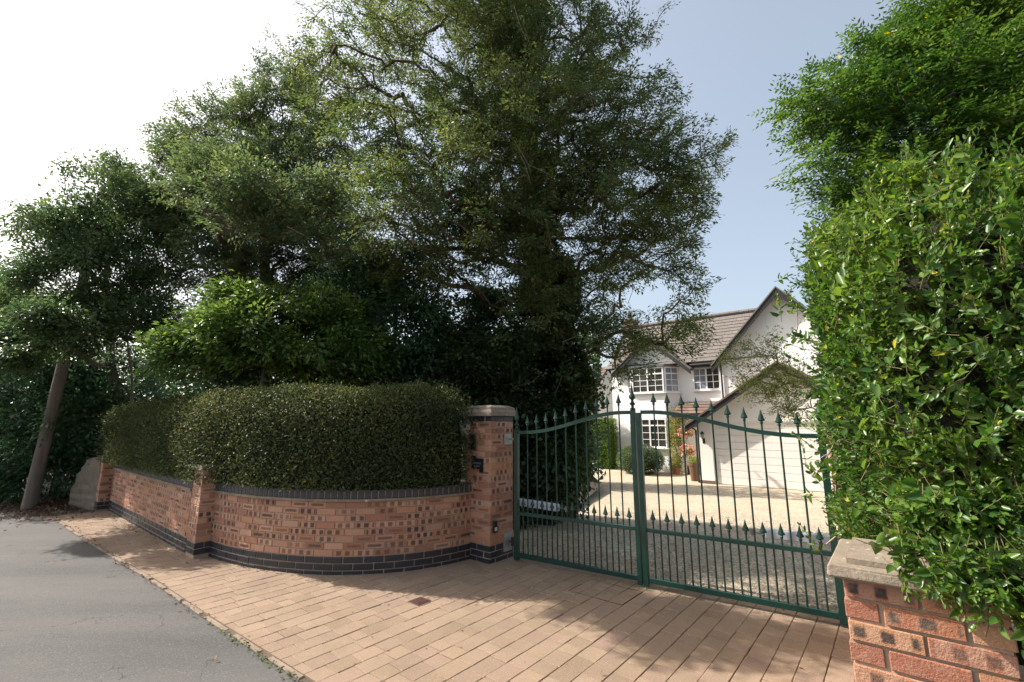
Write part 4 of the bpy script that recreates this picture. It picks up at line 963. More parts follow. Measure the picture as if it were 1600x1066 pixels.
e = bpy.data.objects.new('roof_window', None); link(e, B0); e.location = (-8.7, 6.55, 4.36); e.rotation_euler = (math.atan2(2.64, 3.3), 0, 0)
bm = bmesh.new(); box(bm, -.4, .4, -.5, .5, .0, .06); bm_obj('frame', bm, M['black'], e); bm = bmesh.new(); box(bm, -.33, .33, -.42, .42, .061, .068); bm_obj('pane', bm, M['curtain'], e)
H0 = H0_keep
# brown fence and low white wall beside the house
t = thing('garden_fence', 'brown board fence glimpsed between the lime hedge and the house', 'fence', hit(-8.2, 4.6, -.35), -AZ)
fm = box_mesh('board', .15, .02, 2.25, .003); fm.materials.append(M['fence'])
for k in range(18): o = bpy.data.objects.new('board', fm); link(o, t); o.location = (k * .158, random.uniform(-.006, .006), 1.1)
bm = bmesh.new(); box(bm, -.1, 2.85, .02, .06, .4, .48); box(bm, -.1, 2.85, .02, .06, 1.8, 1.88); bm_obj('rail', bm, M['fence'], t)
t = thing('garden_wall', 'short white rendered wall beside the lime hedge at the house corner', 'wall', hit(-5.95, 3.5, -.35), -AZ)
bm = bmesh.new(); box(bm, 0, .62, 0, .2, -.2, 1.36); bevel_all(bm, .01); bm_obj('wall_body', bm, M['render'], t)

# pots, boots and flowers by the door
def pot(name, label, s, n, r, h, mat, plant=None, z=-.35, cat='plant pot'):
    t = thing(name, label, cat, hit(s, n, z), 0); bm = bmesh.new()
    lathe(bm, [(.001, 0), (r * .7, 0), (r * .95, h * .85), (r * 1.08, h * .86), (r * 1.08, h), (r * .9, h), (r * .88, h * .9), (.001, h * .9)], 14); bm_obj('pot', bm, mat, t)
    if plant:
        mat_, n_, rr, hh, sz = plant; P = rvec(n_) * rng.random((n_, 1)) ** .4 * np.array([rr, rr, hh]) + np.array([0, 0, h + hh * .6]); leaf_obj('foliage', leaves(P, rvec(n_), rvec(n_), np.full(n_, sz), np.full(n_, sz * .5)), mat_, t)
    return t
pot('plant_pot', 'round terracotta pot of flowers on the gravel below the climbing rose', -2.05, 2.35, .2, .26, M['terracotta'], (M['lacy'], 500, .3, .35, .07))
pot('planter', 'tall dark tapered planter with a small shrub by the garage corner', -.68, .45, .19, .62, M['fence'], (M['lacy'], 400, .2, .16, .06))
def basket(label, s, n, z):
    t = thing('hanging_basket', label, 'hanging basket', hit(s, n, z), 0); bm = bmesh.new(); lathe(bm, [(.001, -.16), (.1, -.13), (.16, -.05), (.18, 0), (.001, 0)], 12); bm_obj('bowl', bm, M['fence'], t)
    bm = bmesh.new()
    for k in range(3): a = k * 2.1; tube(bm, [(.17 * math.cos(a), .17 * math.sin(a), 0), (0, 0, .5)], .004, 4)
    bm_obj('chain', bm, M['iron'], t)
    P = rvec(420) * rng.random((420, 1)) ** .4 * np.array([.3, .3, .2]); leaf_obj('foliage', leaves(P, rvec(420), rvec(420), np.full(420, .06), np.full(420, .04)), M['bright'], t)
    P = rvec(150) * np.array([.3, .3, .22]) + np.array([0, 0, .03]); leaf_obj('flower', leaves(P, rvec(150), rvec(150), np.full(150, .075), np.full(150, .07)), M['pink'], t, 'stuff')
basket('upper hanging basket of pink and orange flowers beside the porch', -1.3, 1.6, 1.33)
basket('lower basket of pink flowers under the upper one by the porch', -1.28, 1.6, .62)
for k, (lb, ds) in enumerate((('left dark wellington boot standing by the front porch', 0), ('right dark wellington boot standing by the front porch', .17))):
    t = thing('wellington_boot', lb, 'boot', hit(-1.62 + ds, 2.6, -.35), -AZ + .2)
    bm = bmesh.new(); lathe(bm, [(.05, .05), (.055, .12), (.06, .3), (.068, .33), (.06, .33)], 12); bm_obj('shaft', bm, M['rubber'], t)
    bm = bmesh.new(); box(bm, -.05, .05, -.2, .06, 0, .09); bevel_all(bm, .03, 2); bm_obj('foot', bm, M['rubber'], t)

# ------------------------------------------------------------------ VEGETATION
def hedge_volume(name, label, cat, path, width, z0, z1, nleaf, ls, mat, shape='kite', bulge=.05, top_round=.18, wr=.5, jit=.10, inset=.12, group=None, zf=None, first=0, zb=None, openness=0.0, aspect_back=.25, curl=.1):
    pth = Path(path); off = np.array([*path[0], 0.]); t = thing(name, label, cat, (*path[0], 0), group=group)
    zf = zf or (lambda u: z1); zb = zb or (lambda u: z0)
    # cross-section: front face, rounded top edges, top, back
    def section(q, w, a, b):   # q in 0..1 -> offset behind front (0..w), z
        hgt = b - a; r = top_round; segs = [hgt - r, PI * r / 2, w - 2 * r, PI * r / 2, (hgt - r) * aspect_back]; tot = sum(segs); s = q * tot
        for i, g in enumerate(segs):
            if s <= g or i == 4: break
            s -= g
        if i == 0: return 0, a + s, (-1, 0)
        if i == 1: th = s / r; return r - r * math.cos(th), b - r + r * math.sin(th), (-math.cos(th), math.sin(th))
        if i == 2: return r + s, b, (0, 1)
        if i == 3: th = s / r; return w - r + r * math.sin(th), b - r + r * math.cos(th), (math.sin(th), math.cos(th))
        return w, b - r - s, (1, 0)
    NQ, NT = 60, 160
    tabP = np.zeros((NT + 1, NQ + 1, 3)); tabN = np.zeros_like(tabP); tabT = np.zeros((NT + 1, 3))
    for i in range(NT + 1):
        u = i / NT; p, tg = pth.at(pth.L * u); bk = np.array([-tg[1], tg[0]]); tabT[i, :2] = tg
        for j in range(NQ + 1):
            o, z, nn = section(j / NQ, width, zb(u), zf(u)); xy = p + bk * o
            tabP[i, j] = (xy[0], xy[1], z); tabN[i, j] = (bk[0] * nn[0], bk[1] * nn[0], nn[1])
    ph = rng.random(6) * 9
    def bump_(P): return bulge * (np.sin(P[:, 0] * 3.1 + ph[0] + P[:, 2] * 2) * np.sin(P[:, 1] * 2.7 + ph[1]) + .6 * np.sin(P[:, 2] * 5.3 + ph[2] + P[:, 0] * 4.4) + .5 * np.sin(P[:, 1] * 7.7 + ph[3] - P[:, 2] * 6) + .8 * np.sin(P[:, 0] * 19 + ph[2]) * np.sin(P[:, 2] * 21 + ph[1] + P[:, 0] * 5) + .5 * np.sin(P[:, 0] * 13 + ph[4]) * np.sin(P[:, 2] * 11 + P[:, 1] * 9 + ph[5]))
    # core
    gi = np.arange(0, NT + 1, 4); gj = np.arange(0, NQ + 1, 4); cp = tabP[np.ix_(gi, gj)].reshape(-1, 3); cn = tabN[np.ix_(gi, gj)].reshape(-1, 3)
    cpp = cp + cn * (bump_(cp)[:, None] - inset); w_ = len(gj); ii = np.arange(len(gi) - 1)[:, None] * w_ + np.arange(w_ - 1)[None]
    F = np.stack([ii, ii + 1, ii + w_ + 1, ii + w_], -1).reshape(-1, 4)
    mobj('inner_twigs', poly_mesh('inner_twigs', cpp - off, F, 4), M['core'], t, smooth=True)
    # leaves
    a = rng.random(nleaf) * NT; b = rng.random(nleaf) * NQ; ia, ib = a.astype(int), b.astype(int); fa, fb = (a - ia)[:, None], (b - ib)[:, None]
    ia2 = np.minimum(ia + 1, NT); ib2 = np.minimum(ib + 1, NQ)
    def lerp(T): return (T[ia, ib] * (1 - fa) + T[ia2, ib] * fa) * (1 - fb) + (T[ia, ib2] * (1 - fa) + T[ia2, ib2] * fa) * fb
    P = lerp(tabP); Nr = unit(lerp(tabN)); dep = -inset + (inset + jit) * rng.random(nleaf) ** .8
    far = rng.random(nleaf) < .04; dep = np.where(far, dep + jit * 1.8 * rng.random(nleaf), dep)
    P = P + Nr * (bump_(P) + dep)[:, None]; Tn = tabT[ia]; P = P - off
    ends = ((a < 4) | (a > NT - 4)); P = P + rng.normal(size=(nleaf, 3)) * np.where(ends, .06, .008)[:, None]
    D = Nr * .7 + rng.normal(size=(nleaf, 3)) * .75 + np.array([0, 0, .25]); U = Nr + np.array([0, 0, .7]) + rng.normal(size=(nleaf, 3)) * .5
    L = ls * rng.uniform(.6, 1.3, nleaf)
    return t, P, D, U, L, L * wr * rng.uniform(.8, 1.2, nleaf)
HP = [(-8.42, 9.62), (-6.37, 7.95), (-4.38, 6.40), (-3.70, 6.03), (-3.04, 5.71), (-2.33, 5.50), (-1.74, 5.48), (-1.17, 5.62), (-.78, 5.86), (-.56, 6.04)]
t, *lf = hedge_volume('clipped_hedge', 'long clipped dark hedge with rounded top growing above the brick boundary wall', 'hedge', HP, .95, .925, 2.12, 120000, .036, M['hedge'],
    zf=lambda u: 1.95 + .14 * min(1, u / .6) - .05 * max(0, u - .93) / .07, bulge=.022, top_round=.26, jit=.075, wr=.55, inset=.17)
leaf_obj('foliage', leaves(*lf, .2, 'kite', .1), M['hedge'], t)
def hedge_tufts():
    pass
# big privet hedge at right
HR = [(2.95, .66), (2.3, 1.24), (1.92, 1.56), (1.68, 1.78), (1.66, 2.12), (1.98, 2.64), (2.42, 3.2), (2.90, 3.93), (3.12, 4.35)]
HR = HR[::-1]   # travel from the far end to the near end so that 'behind' points into the garden
def hz1(u): return 3.36 - 1.3 * u if u < .5 else 2.71 - .55 * (u - .5)
def hz0(u): return .86 + (.34 if u > .62 else .34 * max(0, u - .42) / .2)
t, *lf = hedge_volume('privet_hedge', 'big glossy bright green privet hedge overhanging the nearest brick pier', 'hedge', [(x, y) for x, y in HR], .95, .9, 3.0, 42000, .040, M['privet'],
    zf=hz1, zb=hz0, bulge=.05, top_round=.25, jit=.13, wr=.52, inset=.16, aspect_back=.3)
P, D, U, L, Wd = lf
off = np.array([*HR[0], 0.])
W_ = P + off; camp = np.array([0, 0, 1.68]); dist = np.linalg.norm(W_ - camp, axis=1); sees = (W_[:, 0] / np.maximum(W_[:, 1], .1) < 1.12) & (W_[:, 1] > .8) & (W_[:, 2] > .9) & (W_[:, 2] < 3.2)
# regroup the leaves into sprigs: opposite pairs along short shoots
ns_ = 12500; q = rng.permutation(len(P))[:ns_]; hole = (np.sin((P[q] + off) @ np.array([4.1, 3.3, 1.9])) * np.sin((P[q] + off) @ np.array([-1.2, 2.1, 6.3]) + 1) + .5 * np.sin((P[q] + off) @ np.array([9., -7, 8]))) < -.35; P[q] += np.where(hole[:, None], np.array([.07, .08, 0]), 0); ns_ = len(q); SP = P[q]; SD = unit(unit(D[q]) + np.array([-.12, -.12, .35])); SU = unit(U[q]); SS = unit(np.cross(SD, SU)); SU = unit(np.cross(SS, SD))
# sprays hanging over the cap of the near pier
ne = 620; us_ = rng.uniform(0, 1, ne) ** .75; ex = np.array([1.47, 1.83]) + np.outer(us_, E * .75) + np.outer(rng.uniform(-1, 1, ne) * (.4 + .6 * us_), N * .17)
Pe = np.column_stack([ex, 1.44 - rng.uniform(0, 1, ne) * (.17 + .22 * us_)]) - off
nh = 190; uh = rng.uniform(.22, 1.0, nh); exh = np.array([1.277, 1.90]) + np.outer(uh, E * .85) - np.outer(rng.uniform(.05, .16, nh), N)
Ph = np.column_stack([exh, 1.27 - rng.uniform(0, 1, nh) * (.06 + .26 * uh)]) - off; Pe = np.concatenate([Pe, Ph]); ne += nh
De = unit(rng.normal(size=(ne, 3)) * .6 + np.array([-.4, -.6, -.35])); Ue = unit(rng.normal(size=(ne, 3)) * .3 + np.array([-.3, -.3, .8])); Se = unit(np.cross(De, Ue)); Ue = unit(np.cross(Se, De))
SP = np.concatenate([SP, Pe]); SD = np.concatenate([SD, De]); SS = np.concatenate([SS, Se]); SU = np.concatenate([SU, Ue]); ns_ += ne
sl0 = rng.uniform(.07, .15, ns_)[:, None]; szs = rng.uniform(.6, 1.2, ns_); Ps, Ds, Us, Ls = [], [], [], []
for k in range(5):
    f = k / 4; tw = rng.uniform(0, PI, ns_)[:, None] * .3 + (k % 2) * PI / 2 * .6; s1 = SS * np.cos(tw) + SU * np.sin(tw)
    for sg in (-1, 1):
        Ps.append(SP + SD * sl0 * (f - .5)); Ds.append(SD * (.5 + .7 * f) + s1 * sg * (1.0 - .5 * f) + SU * .25 + rng.normal(size=(ns_, 3)) * .14)
        Us.append(SU + SD * .3 + rng.normal(size=(ns_, 3)) * .2); Ls.append(.048 * (1 - .45 * f) * rng.uniform(.6, 1.35, ns_) * szs)
P, D, U, L = map(np.concatenate, (Ps, Ds, Us, Ls)); Wd = L * rng.uniform(.46, .6, len(L))
W_ = P + off; dist = np.linalg.norm(W_ - camp, axis=1); sees = (W_[:, 0] / np.maximum(W_[:, 1], .1) < 1.12) & (W_[:, 1] > .8) & (W_[:, 2] > .9) & (W_[:, 2] < 3.2)
stA = SP + SD * sl0 * -.9; stB = SP + SD * sl0 * .5
branch_mesh('shoots', np.concatenate([stA, stB]), [-1] * ns_ + list(range(ns_)), np.ones(2 * ns_), ns_, .0016, .0012, M['shoot'], t, sides=3, bend=.05)['kind'] = 'stuff'
keep = np.ones(len(P), bool)
order = np.argsort(np.where(sees, dist, 99))[:300]; keep[order] = False
leaf_obj('leaf', leaves(P[keep], D[keep], U[keep], L[keep], Wd[keep], .22, 'leaf', .14), M['privet'], t, 'stuff')
lm = []
for k in range(5):
    v, f, ns = leaves(np.zeros((1, 3)), np.array([[0, 1., 0]]), np.array([[0, 0, 1.]]), np.array([.040]), np.array([.0205 + .001 * k]), .16 + .05 * k, 'leaf', .05 + .05 * k)
    me = poly_mesh('leaf', v, f, ns); me.materials.append(M['privet']); lm.append(me)
Dn = unit(D[order]); Sn = unit(np.cross(Dn, U[order])); Nn_ = np.cross(Sn, Dn)
for q, i in enumerate(order):
    o = bpy.data.objects.new('leaf', lm[q % 5]); link(o, t)
    mt = Matrix([[Sn[q][r], Dn[q][r], Nn_[q][r]] for r in range(3)]).to_4x4(); s = L[i] / .04
    o.matrix_basis = Matrix.Translation(Vector(P[i])) @ mt @ Matrix.Scale(s, 4)
# woody stems inside the privet
nodes = []; par = []
tb = W_[rng.choice(len(W_), 420)]
for p in tb:
    d = unit(np.array([[rng.normal() * .4 + .25, rng.normal() * .4 + .3, -1.0]]))[0]; p[:] = p + np.array([.2, .2, -.05]); nodes.append(p + d * rng.uniform(.15, .4) - off); par.append(-1)
n0 = len(nodes)
for k, p in enumerate(tb): nodes.append(p - off); par.append(k)
branch_mesh('twig', np.array(nodes), par, np.ones(len(nodes)), n0, .005, .0025, M['twig'], t, sides=4, bend=.1)['kind'] = 'stuff'
bm = bmesh.new()
for (x, y) in ((1.95, 2.0), (2.05, 2.35), (2.35, 2.9), (2.8, 3.6)):
    pts = [(x - off[0] + random.uniform(-.04, .04), y - off[1] + random.uniform(-.04, .04), z) for z in (.0, .6, 1.3, 2.2)]; tube(bm, pts, [.035, .03, .022, .01], 8)
bm_obj('stem', bm, M['bark_grey'], t, smooth=True)

CYP = [(0.72, 8.8, 10.16, 1.86, 2.13, 2.0), (-1.42, 8.8, 9.67, 2.13, 2.03, 1.56), (-3.32, 8.5, 9.87, 1.38, 1.22, 0.83), (2.09, 8.6, 9.8, 1.05, 0.96, 0.7), (2.47, 8.3, 7.72, 1.3, 1.25, 0.98), (3.49, 8.2, 7.01, 0.82, 0.84, 0.7), (3.2, 8.0, 5.62, 0.78, 0.86, 0.78), (1.98, 8.2, 5.72, 1.48, 1.43, 1.11), (2.99, 8.0, 4.24, 0.7, 0.71, 0.59), (2.27, 7.9, 3.27, 0.85, 0.67, 0.36), (0.66, 8.6, 7.05, 1.99, 2.04, 1.72), (-1.05, 8.6, 6.62, 1.97, 1.95, 1.58), (-2.21, 8.2, 5.46, 1.6, 1.56, 1.23), (-0.25, 8.4, 4.5, 1.48, 1.29, 0.86), (1.1, 8.4, 4.24, 1.35, 1.21, 0.86), (-3.19, 8.5, 7.72, 1.33, 1.31, 1.06), (-0.31, 9, 14.14, 3.12, 3.0, 2.34), (0.0, 9.2, 20.19, 2.61, 3.35, 3.48), (-2.4, 8.9, 12.34, 1.8, 1.73, 1.35), (-2.08, 6.9, 5.08, 0.94, 0.86, 0.62), (-1.06, 6.9, 5.99, 1.06, 0.99, 0.74), (-2.39, 7.0, 6.41, 0.87, 0.78, 0.54), (0.25, 8.3, 6.18, 1.14, 1.46, 1.51), (0.26, 8.2, 8.52, 1.18, 1.29, 1.18), (-1.29, 8.2, 7.79, 1.16, 1.13, 0.9), (1.2, 8.4, 3.37, 0.84, 0.76, 0.54), (1.79, 7.9, 2.81, 0.56, 0.44, 0.25), (0.0, 8.3, 3.59, 1.32, 1.12, 0.72), (2.53, 8.2, 6.8, 1.14, 1.04, 0.76), (-4.57, 8.6, 9.49, 0.55, 0.69, 0.69), (-3.84, 8.6, 8.86, 0.96, 1.06, 0.96), (-1.96, 8.4, 4.24, 0.98, 0.88, 0.61), (3.19, 7.9, 3.5, 0.51, 0.44, 0.28), (2.85, 8.3, 9.99, 0.61, 0.46, 0.22), (-0.29, 8.8, 10.66, 1.59, 1.51, 1.15), (-1.82, 6.3, 5.09, 0.67, 0.61, 0.43), (-0.76, 6.3, 4.68, 0.57, 0.49, 0.33), (-2.23, 6.2, 4.44, 0.46, 0.41, 0.28), (2.19, 7.7, 2.78, 0.6, 0.49, 0.28), (1.68, 7.8, 3.25, 0.67, 0.62, 0.45), (1.93, 7.6, 2.44, 0.37, 0.29, 0.15), (3.01, 7.8, 3.13, 0.5, 0.41, 0.25), (0.25, 7.9, 7.29, 0.99, 1.36, 1.48), (0.35, 7.9, 5.07, 0.94, 1.04, 0.94), (0.7, 8.0, 3.76, 0.81, 0.77, 0.58), (0.0, 8.2, 9.58, 1.07, 1.1, 0.93), (-0.48, 8.0, 5.62, 0.96, 0.93, 0.72)]
CYPS = [(-6.38, 9.8, 8.14, 1.67, 1.55, 1.14), (-7.55, 9.8, 7.8, 1.06, 0.96, 0.68), (-5.37, 9.8, 8.81, 1.23, 1.18, 0.92), (-4.62, 9.5, 6.83, 1.59, 1.59, 1.3), (-6.76, 9.8, 6.19, 1.76, 1.62, 1.18), (-5.17, 9.5, 5.01, 1.4, 1.23, 0.84), (-6.64, 9.8, 9.16, 0.46, 0.55, 0.54), (-3.67, 9.6, 5.05, 1.27, 1.24, 0.99), (-7.82, 9.6, 6.41, 1.01, 1.11, 1.01), (-5.65, 9.3, 6.72, 1.7, 1.56, 1.13), (-6.43, 9.3, 4.94, 1.23, 1.13, 0.82), (-5.62, 9.8, 9.86, 0.78, 0.77, 0.62), (-8.46, 9.8, 8.39, 0.53, 0.41, 0.21), (-4.43, 9.3, 5.52, 1.25, 1.14, 0.83)]
HOL = [(-8.83, 9.1, 6.46, 0.76, 0.83, 0.76), (-9.26, 9.0, 5.54, 1.07, 0.96, 0.67), (-10.42, 9.2, 5.92, 0.47, 0.39, 0.25), (-9.53, 9.0, 4.42, 0.79, 0.76, 0.59), (-8.15, 9.2, 5.05, 1.09, 1.12, 0.95), (-7.78, 9.3, 3.82, 1.21, 1.03, 0.67), (-10.07, 9.2, 5.19, 0.54, 0.52, 0.41), (-8.74, 9.0, 4.02, 0.78, 0.75, 0.59), (-9.05, 9.0, 3.22, 0.77, 0.61, 0.33), (-9.1, 9.6, 7.2, 0.44, 0.56, 0.59), (-10.15, 9.0, 4.56, 0.29, 0.26, 0.18), (-7.8, 9.4, 6.31, 0.57, 0.78, 0.85)]
BRI = [(-4.25, 7.6, 3.21, 1.14, 0.99, 0.65), (-5.39, 7.6, 2.77, 0.59, 0.56, 0.43), (-3.4, 7.6, 3.48, 0.88, 0.75, 0.49), (-4.69, 7.5, 3.74, 0.6, 0.51, 0.33), (-5.52, 7.5, 3.02, 0.43, 0.4, 0.3), (-3.07, 7.7, 2.89, 0.99, 0.84, 0.55)]
SUNLIT = [(-8.5, 9.3, 4.17, 0.54, 0.48, 0.32), (-7.71, 9.3, 4.8, 0.41, 0.38, 0.27)]
LAU = [(-2.27, 8.8, 3.45, 1.26, 1.25, 1.01), (-1.36, 8.8, 2.56, 1.12, 1.02, 0.74), (-2.78, 9.0, 2.45, 1.52, 1.25, 0.76), (-3.08, 8.8, 4.36, 1.03, 0.92, 0.64), (-4.44, 9.0, 2.58, 1.52, 1.19, 0.63)]
IVY = [(0.36, 8.6, 2.42, 1.15, 1.23, 1.09), (0.7, 8.5, 1.02, 0.7, 0.96, 1.04), (-0.37, 8.6, 2.78, 1.1, 1.0, 0.73), (0.34, 8.4, 0.16, 0.62, 0.62, 0.51), (-0.12, 8.6, 1.47, 0.71, 0.91, 0.95), (0.95, 8.5, 2.17, 0.48, 0.72, 0.83)]
DLA = [(-11.44, 11, 2.63, 1.47, 1.53, 1.31), (-10.02, 10.8, 1.71, 1.12, 1.32, 1.27), (-11.82, 11, 1.41, 0.99, 1.17, 1.14), (-12.07, 11, 3.89, 0.95, 0.91, 0.71), (-9.61, 11, 2.78, 1.08, 1.19, 1.08), (-10.33, 10.7, 0.64, 1.31, 1.12, 0.73), (-11.54, 10.9, 0.55, 0.81, 0.77, 0.59), (-9.86, 10.9, 1.12, 0.75, 0.82, 0.75)]
FAR = [(-16.98, 15, 5.13, 1.08, 1.07, 0.86), (-18.69, 15, 5.58, 1.74, 1.79, 1.52), (-15.66, 14, 3.48, 0.79, 1.09, 1.19), (-14.34, 13, 1.9, 0.54, 0.89, 1.08)]
LAC = [(4.24, 7.4, 2.58, 0.52, 0.51, 0.4), (4.49, 7.2, 2.2, 0.4, 0.43, 0.38), (3.91, 7.6, 2.44, 0.27, 0.25, 0.19), (4.39, 7.4, 3.0, 0.37, 0.32, 0.21), (3.67, 7.6, 2.77, 0.24, 0.21, 0.15), (4.77, 7.3, 2.72, 0.31, 0.4, 0.41), (4.32, 7.3, 1.9, 0.3, 0.25, 0.14), (3.99, 7.3, 2.21, 0.41, 0.35, 0.23), (3.9, 7.4, 2.9, 0.32, 0.27, 0.17), (4.61, 7.3, 1.8, 0.22, 0.22, 0.18)]
PIN = [(4.69, 4.8, 5.34, 0.68, 0.73, 0.64), (4.38, 4.8, 4.28, 0.58, 0.6, 0.51), (5.07, 4.7, 4.62, 0.8, 0.76, 0.58), (3.94, 4.8, 3.74, 0.43, 0.41, 0.32), (5.77, 4.6, 5.77, 0.59, 0.69, 0.67), (5.01, 4.8, 6.4, 0.47, 0.47, 0.39), (3.72, 4.8, 5.43, 0.46, 0.34, 0.17), (3.47, 4.8, 4.6, 0.22, 0.21, 0.16), (4.12, 4.8, 5.09, 0.45, 0.43, 0.34), (3.64, 4.8, 5.09, 0.37, 0.26, 0.1), (4.56, 4.8, 5.99, 0.46, 0.4, 0.27), (4.22, 4.8, 6.08, 0.23, 0.19, 0.11), (5.31, 4.8, 6.3, 0.7, 0.73, 0.62), (5.39, 4.6, 4.95, 0.79, 0.87, 0.79), (3.88, 4.8, 4.36, 0.37, 0.36, 0.29), (3.69, 4.8, 4.05, 0.23, 0.23, 0.19), (5.75, 4.6, 6.46, 0.61, 0.67, 0.61), (4.12, 4.8, 5.6, 0.34, 0.27, 0.15)]

CYP = CYP + [(.45, 8.2, 5.0, .5, .4, 1.2, 1.3), (.6, 8.3, 3.6, .5, .4, .7, 1.5), (.3, 8.2, 6.8, .5, .4, 1.2, 1.3), (1.0, 8.4, 4.4, .5, .4, .9, 1), (2.4, 8.2, 6.3, 1.2, 1.0, 1.0, 1.4), (2.6, 8.0, 4.9, 1.1, .9, .7, 1.4), (1.9, 8.3, 8.2, 1.1, 1.0, 1.1, 1.2), (3.2, 8.0, 6.0, .8, .7, .6, 1.2), (1.6, 8.2, 5.9, .7, .5, .8, 2), (1.7, 8.1, 4.6, .7, .5, .6, 2), (.3, 8.0, 9.0, .7, .5, 1.2, 1.5), (1.3, 8.3, 7.4, .7, .6, .8, 1.5), (-.6, 8.0, 5.9, .8, .6, .8, 1.3), (.2, 7.9, 4.2, .8, .5, .6, 1.5), (-1.2, 8.3, 5.0, 1.2, .9, .8, 1.3)]
IVY = IVY + [(.75, 9.0, 4.2, .5, .5, 1.2, 3), (.62, 9.0, 5.8, .35, .35, .9, 1.5)]
LAU = LAU + [(-1.1, 9.1, 3.9, 1.0, .6, .7), (-2.2, 9.2, 4.9, 1.0, .6, .6), (-.3, 9.2, 3.9, .8, .5, .6)]
CYPS = CYPS + [(-3.9, 6.05, 4.9, .75, .5, .5, 2.2), (-3.2, 5.85, 4.4, .6, .45, .35, 2.2), (-4.5, 6.4, 5.3, .6, .6, .5, 2.2), (-2.6, 5.6, 3.95, .45, .35, .25, 2.2), (-3.5, 5.5, 4.7, .5, .35, .4, 2.2), (-2.5, 5.5, 4.7, .5, .35, .35, 2.2), (-4.8, 7.6, 5.4, .9, .8, .5)]
HOL = HOL + [(-8.8, 7.9, 3.2, .6, .45, .3, 4), (-7.7, 7.35, 3.35, .5, .35, .25, 4), (-8.4, 7.6, 2.8, .35, .3, .2, 3), (-9.6, 8.3, 3.8, .6, .5, .3)]
LC = dict(cl=(.40, .135), size=.064, w=.36, flat=.45, spread=.9)
make_tree('cypress_tree', 'huge dark green cypress with open feathery branches towering behind the gate pier', 'tree', (.9, 9.3, 0),
    [(.9, 9.3, 0), (.85, 9.2, 2.5), (.6, 9.1, 5), (.3, 9.0, 9), (0, 9.1, 14), (-.1, 9.2, 21)], .34, CYP, 7800, 66, LC, M['cypress'], M['bark_red'], rad0=.13, shell=.25, twigs=220)
make_tree('cypress_tree', 'grey green cypress left of the huge one, with a lower rounded crown', 'tree', (-5.6, 10.4, 0),
    [(-5.6, 10.4, 0), (-5.6, 10.2, 3), (-5.7, 10, 6), (-6.2, 9.9, 9.2)], .2, CYPS, 3400, 68, LC, M['cypress_b'], M['bark_red'], rad0=.09, shell=.2, twigs=50)
make_tree('holly_tree', 'glossy small-leaved tree around the top of the telegraph pole', 'tree', (-9.2, 10.9, 0),
    [(-9.2, 10.9, 0), (-9.3, 10.7, 2.5), (-9.8, 10.5, 5), (-10, 10.4, 7.6)], .13, HOL, 1300, 60, dict(cl=(.4, .2), size=.07, w=.5, flat=.7, fold=.2), M['holly'], M['bark_grey'], rad0=.06, shell=.15)
make_tree('laurel_bush', 'sunlit bright green broad-leaved bush rising behind the clipped hedge', 'bush', (-4.2, 7.9, 0),
    [(-4.2, 7.9, 0), (-4.2, 7.8, 1.6), (-4.2, 7.7, 3.0)], .09, BRI, 750, 60, dict(cl=(.35, .17), size=.085, w=.5, flat=.7, fold=.2), M['bright'], M['bark_grey'], rad0=.04, shell=.35)
make_tree('sunlit_patch', 'sunlit patch of tree foliage put into pale yellow green leaves before the left cypress', 'tree', (-8.7, 10.9, 0),  # sunlight on the tree put into paler leaves, on an added stem
    [(-8.7, 10.9, 0), (-8.6, 10.3, 2.5), (-8.3, 9.5, 4.0)], .04, SUNLIT, 90, 45, dict(cl=(.35, .15), size=.08, w=.4, flat=.4), M['lacy'], M['bark_grey'], rad0=.02, shell=.1)
make_tree('laurel_bush', 'dark laurel thicket in shade between the clipped hedge and the cypress trunk', 'bush', (-2.2, 9.0, 0),
    [(-2.2, 9.0, 0), (-2.3, 8.9, 2), (-2.3, 8.8, 4)], .1, LAU, 1050, 50, dict(cl=(.4, .25), size=.10, w=.45, flat=.8, fold=.2), M['laurel'], M['bark_grey'], rad0=.04, shell=.3)
make_tree('ivy', 'dense dark ivy smothering the cypress trunk behind the left gate leaf', 'ivy', (.5, 8.7, 0),
    [(.5, 8.9, 0), (.6, 8.9, 3), (.55, 8.95, 6.3)], .06, IVY, 1700, 50, dict(cl=(.3, .2), size=.07, w=.85, flat=.8, fold=.2), M['ivy'], M['bark_grey'], rad0=.03, shell=.4)
make_tree('laurel_bush', 'big dark laurel bush behind the telegraph pole at the left edge', 'bush', (-10.8, 11.2, 0),
    [(-10.8, 11.2, 0), (-10.8, 11.1, 1.6), (-10.8, 11, 3.2)], .08, DLA, 1000, 45, dict(cl=(.4, .24), size=.12, w=.42, flat=.8, fold=.2), M['laurel'], M['bark_grey'], rad0=.03, shell=.35)
make_tree('garden_tree', 'sunny light green tree in the distance at the far left edge', 'tree', (-17, 15.5, -.3),
    [(-17, 15.5, -.3), (-17, 15.3, 2), (-17, 15, 5.0)], .15, FAR, 700, 60, dict(cl=(.5, .3), size=.14, w=.5, flat=.8), M['bright'], M['bark_grey'], rad0=.06, shell=.2)
make_tree('cotoneaster', 'light airy shrub with arching twigs in front of the garage gable', 'shrub', (5.3, 7.4, -.1),
    [(5.3, 7.4, -.1), (5.25, 7.4, 1.2), (5.1, 7.35, 2.2)], .04, LAC, 300, 24, dict(cl=(.3, .08), size=.036, w=.5, flat=.6, fold=.2), M['lacy'], M['bark_grey'], rad0=.02, minr=.003, shell=.05)
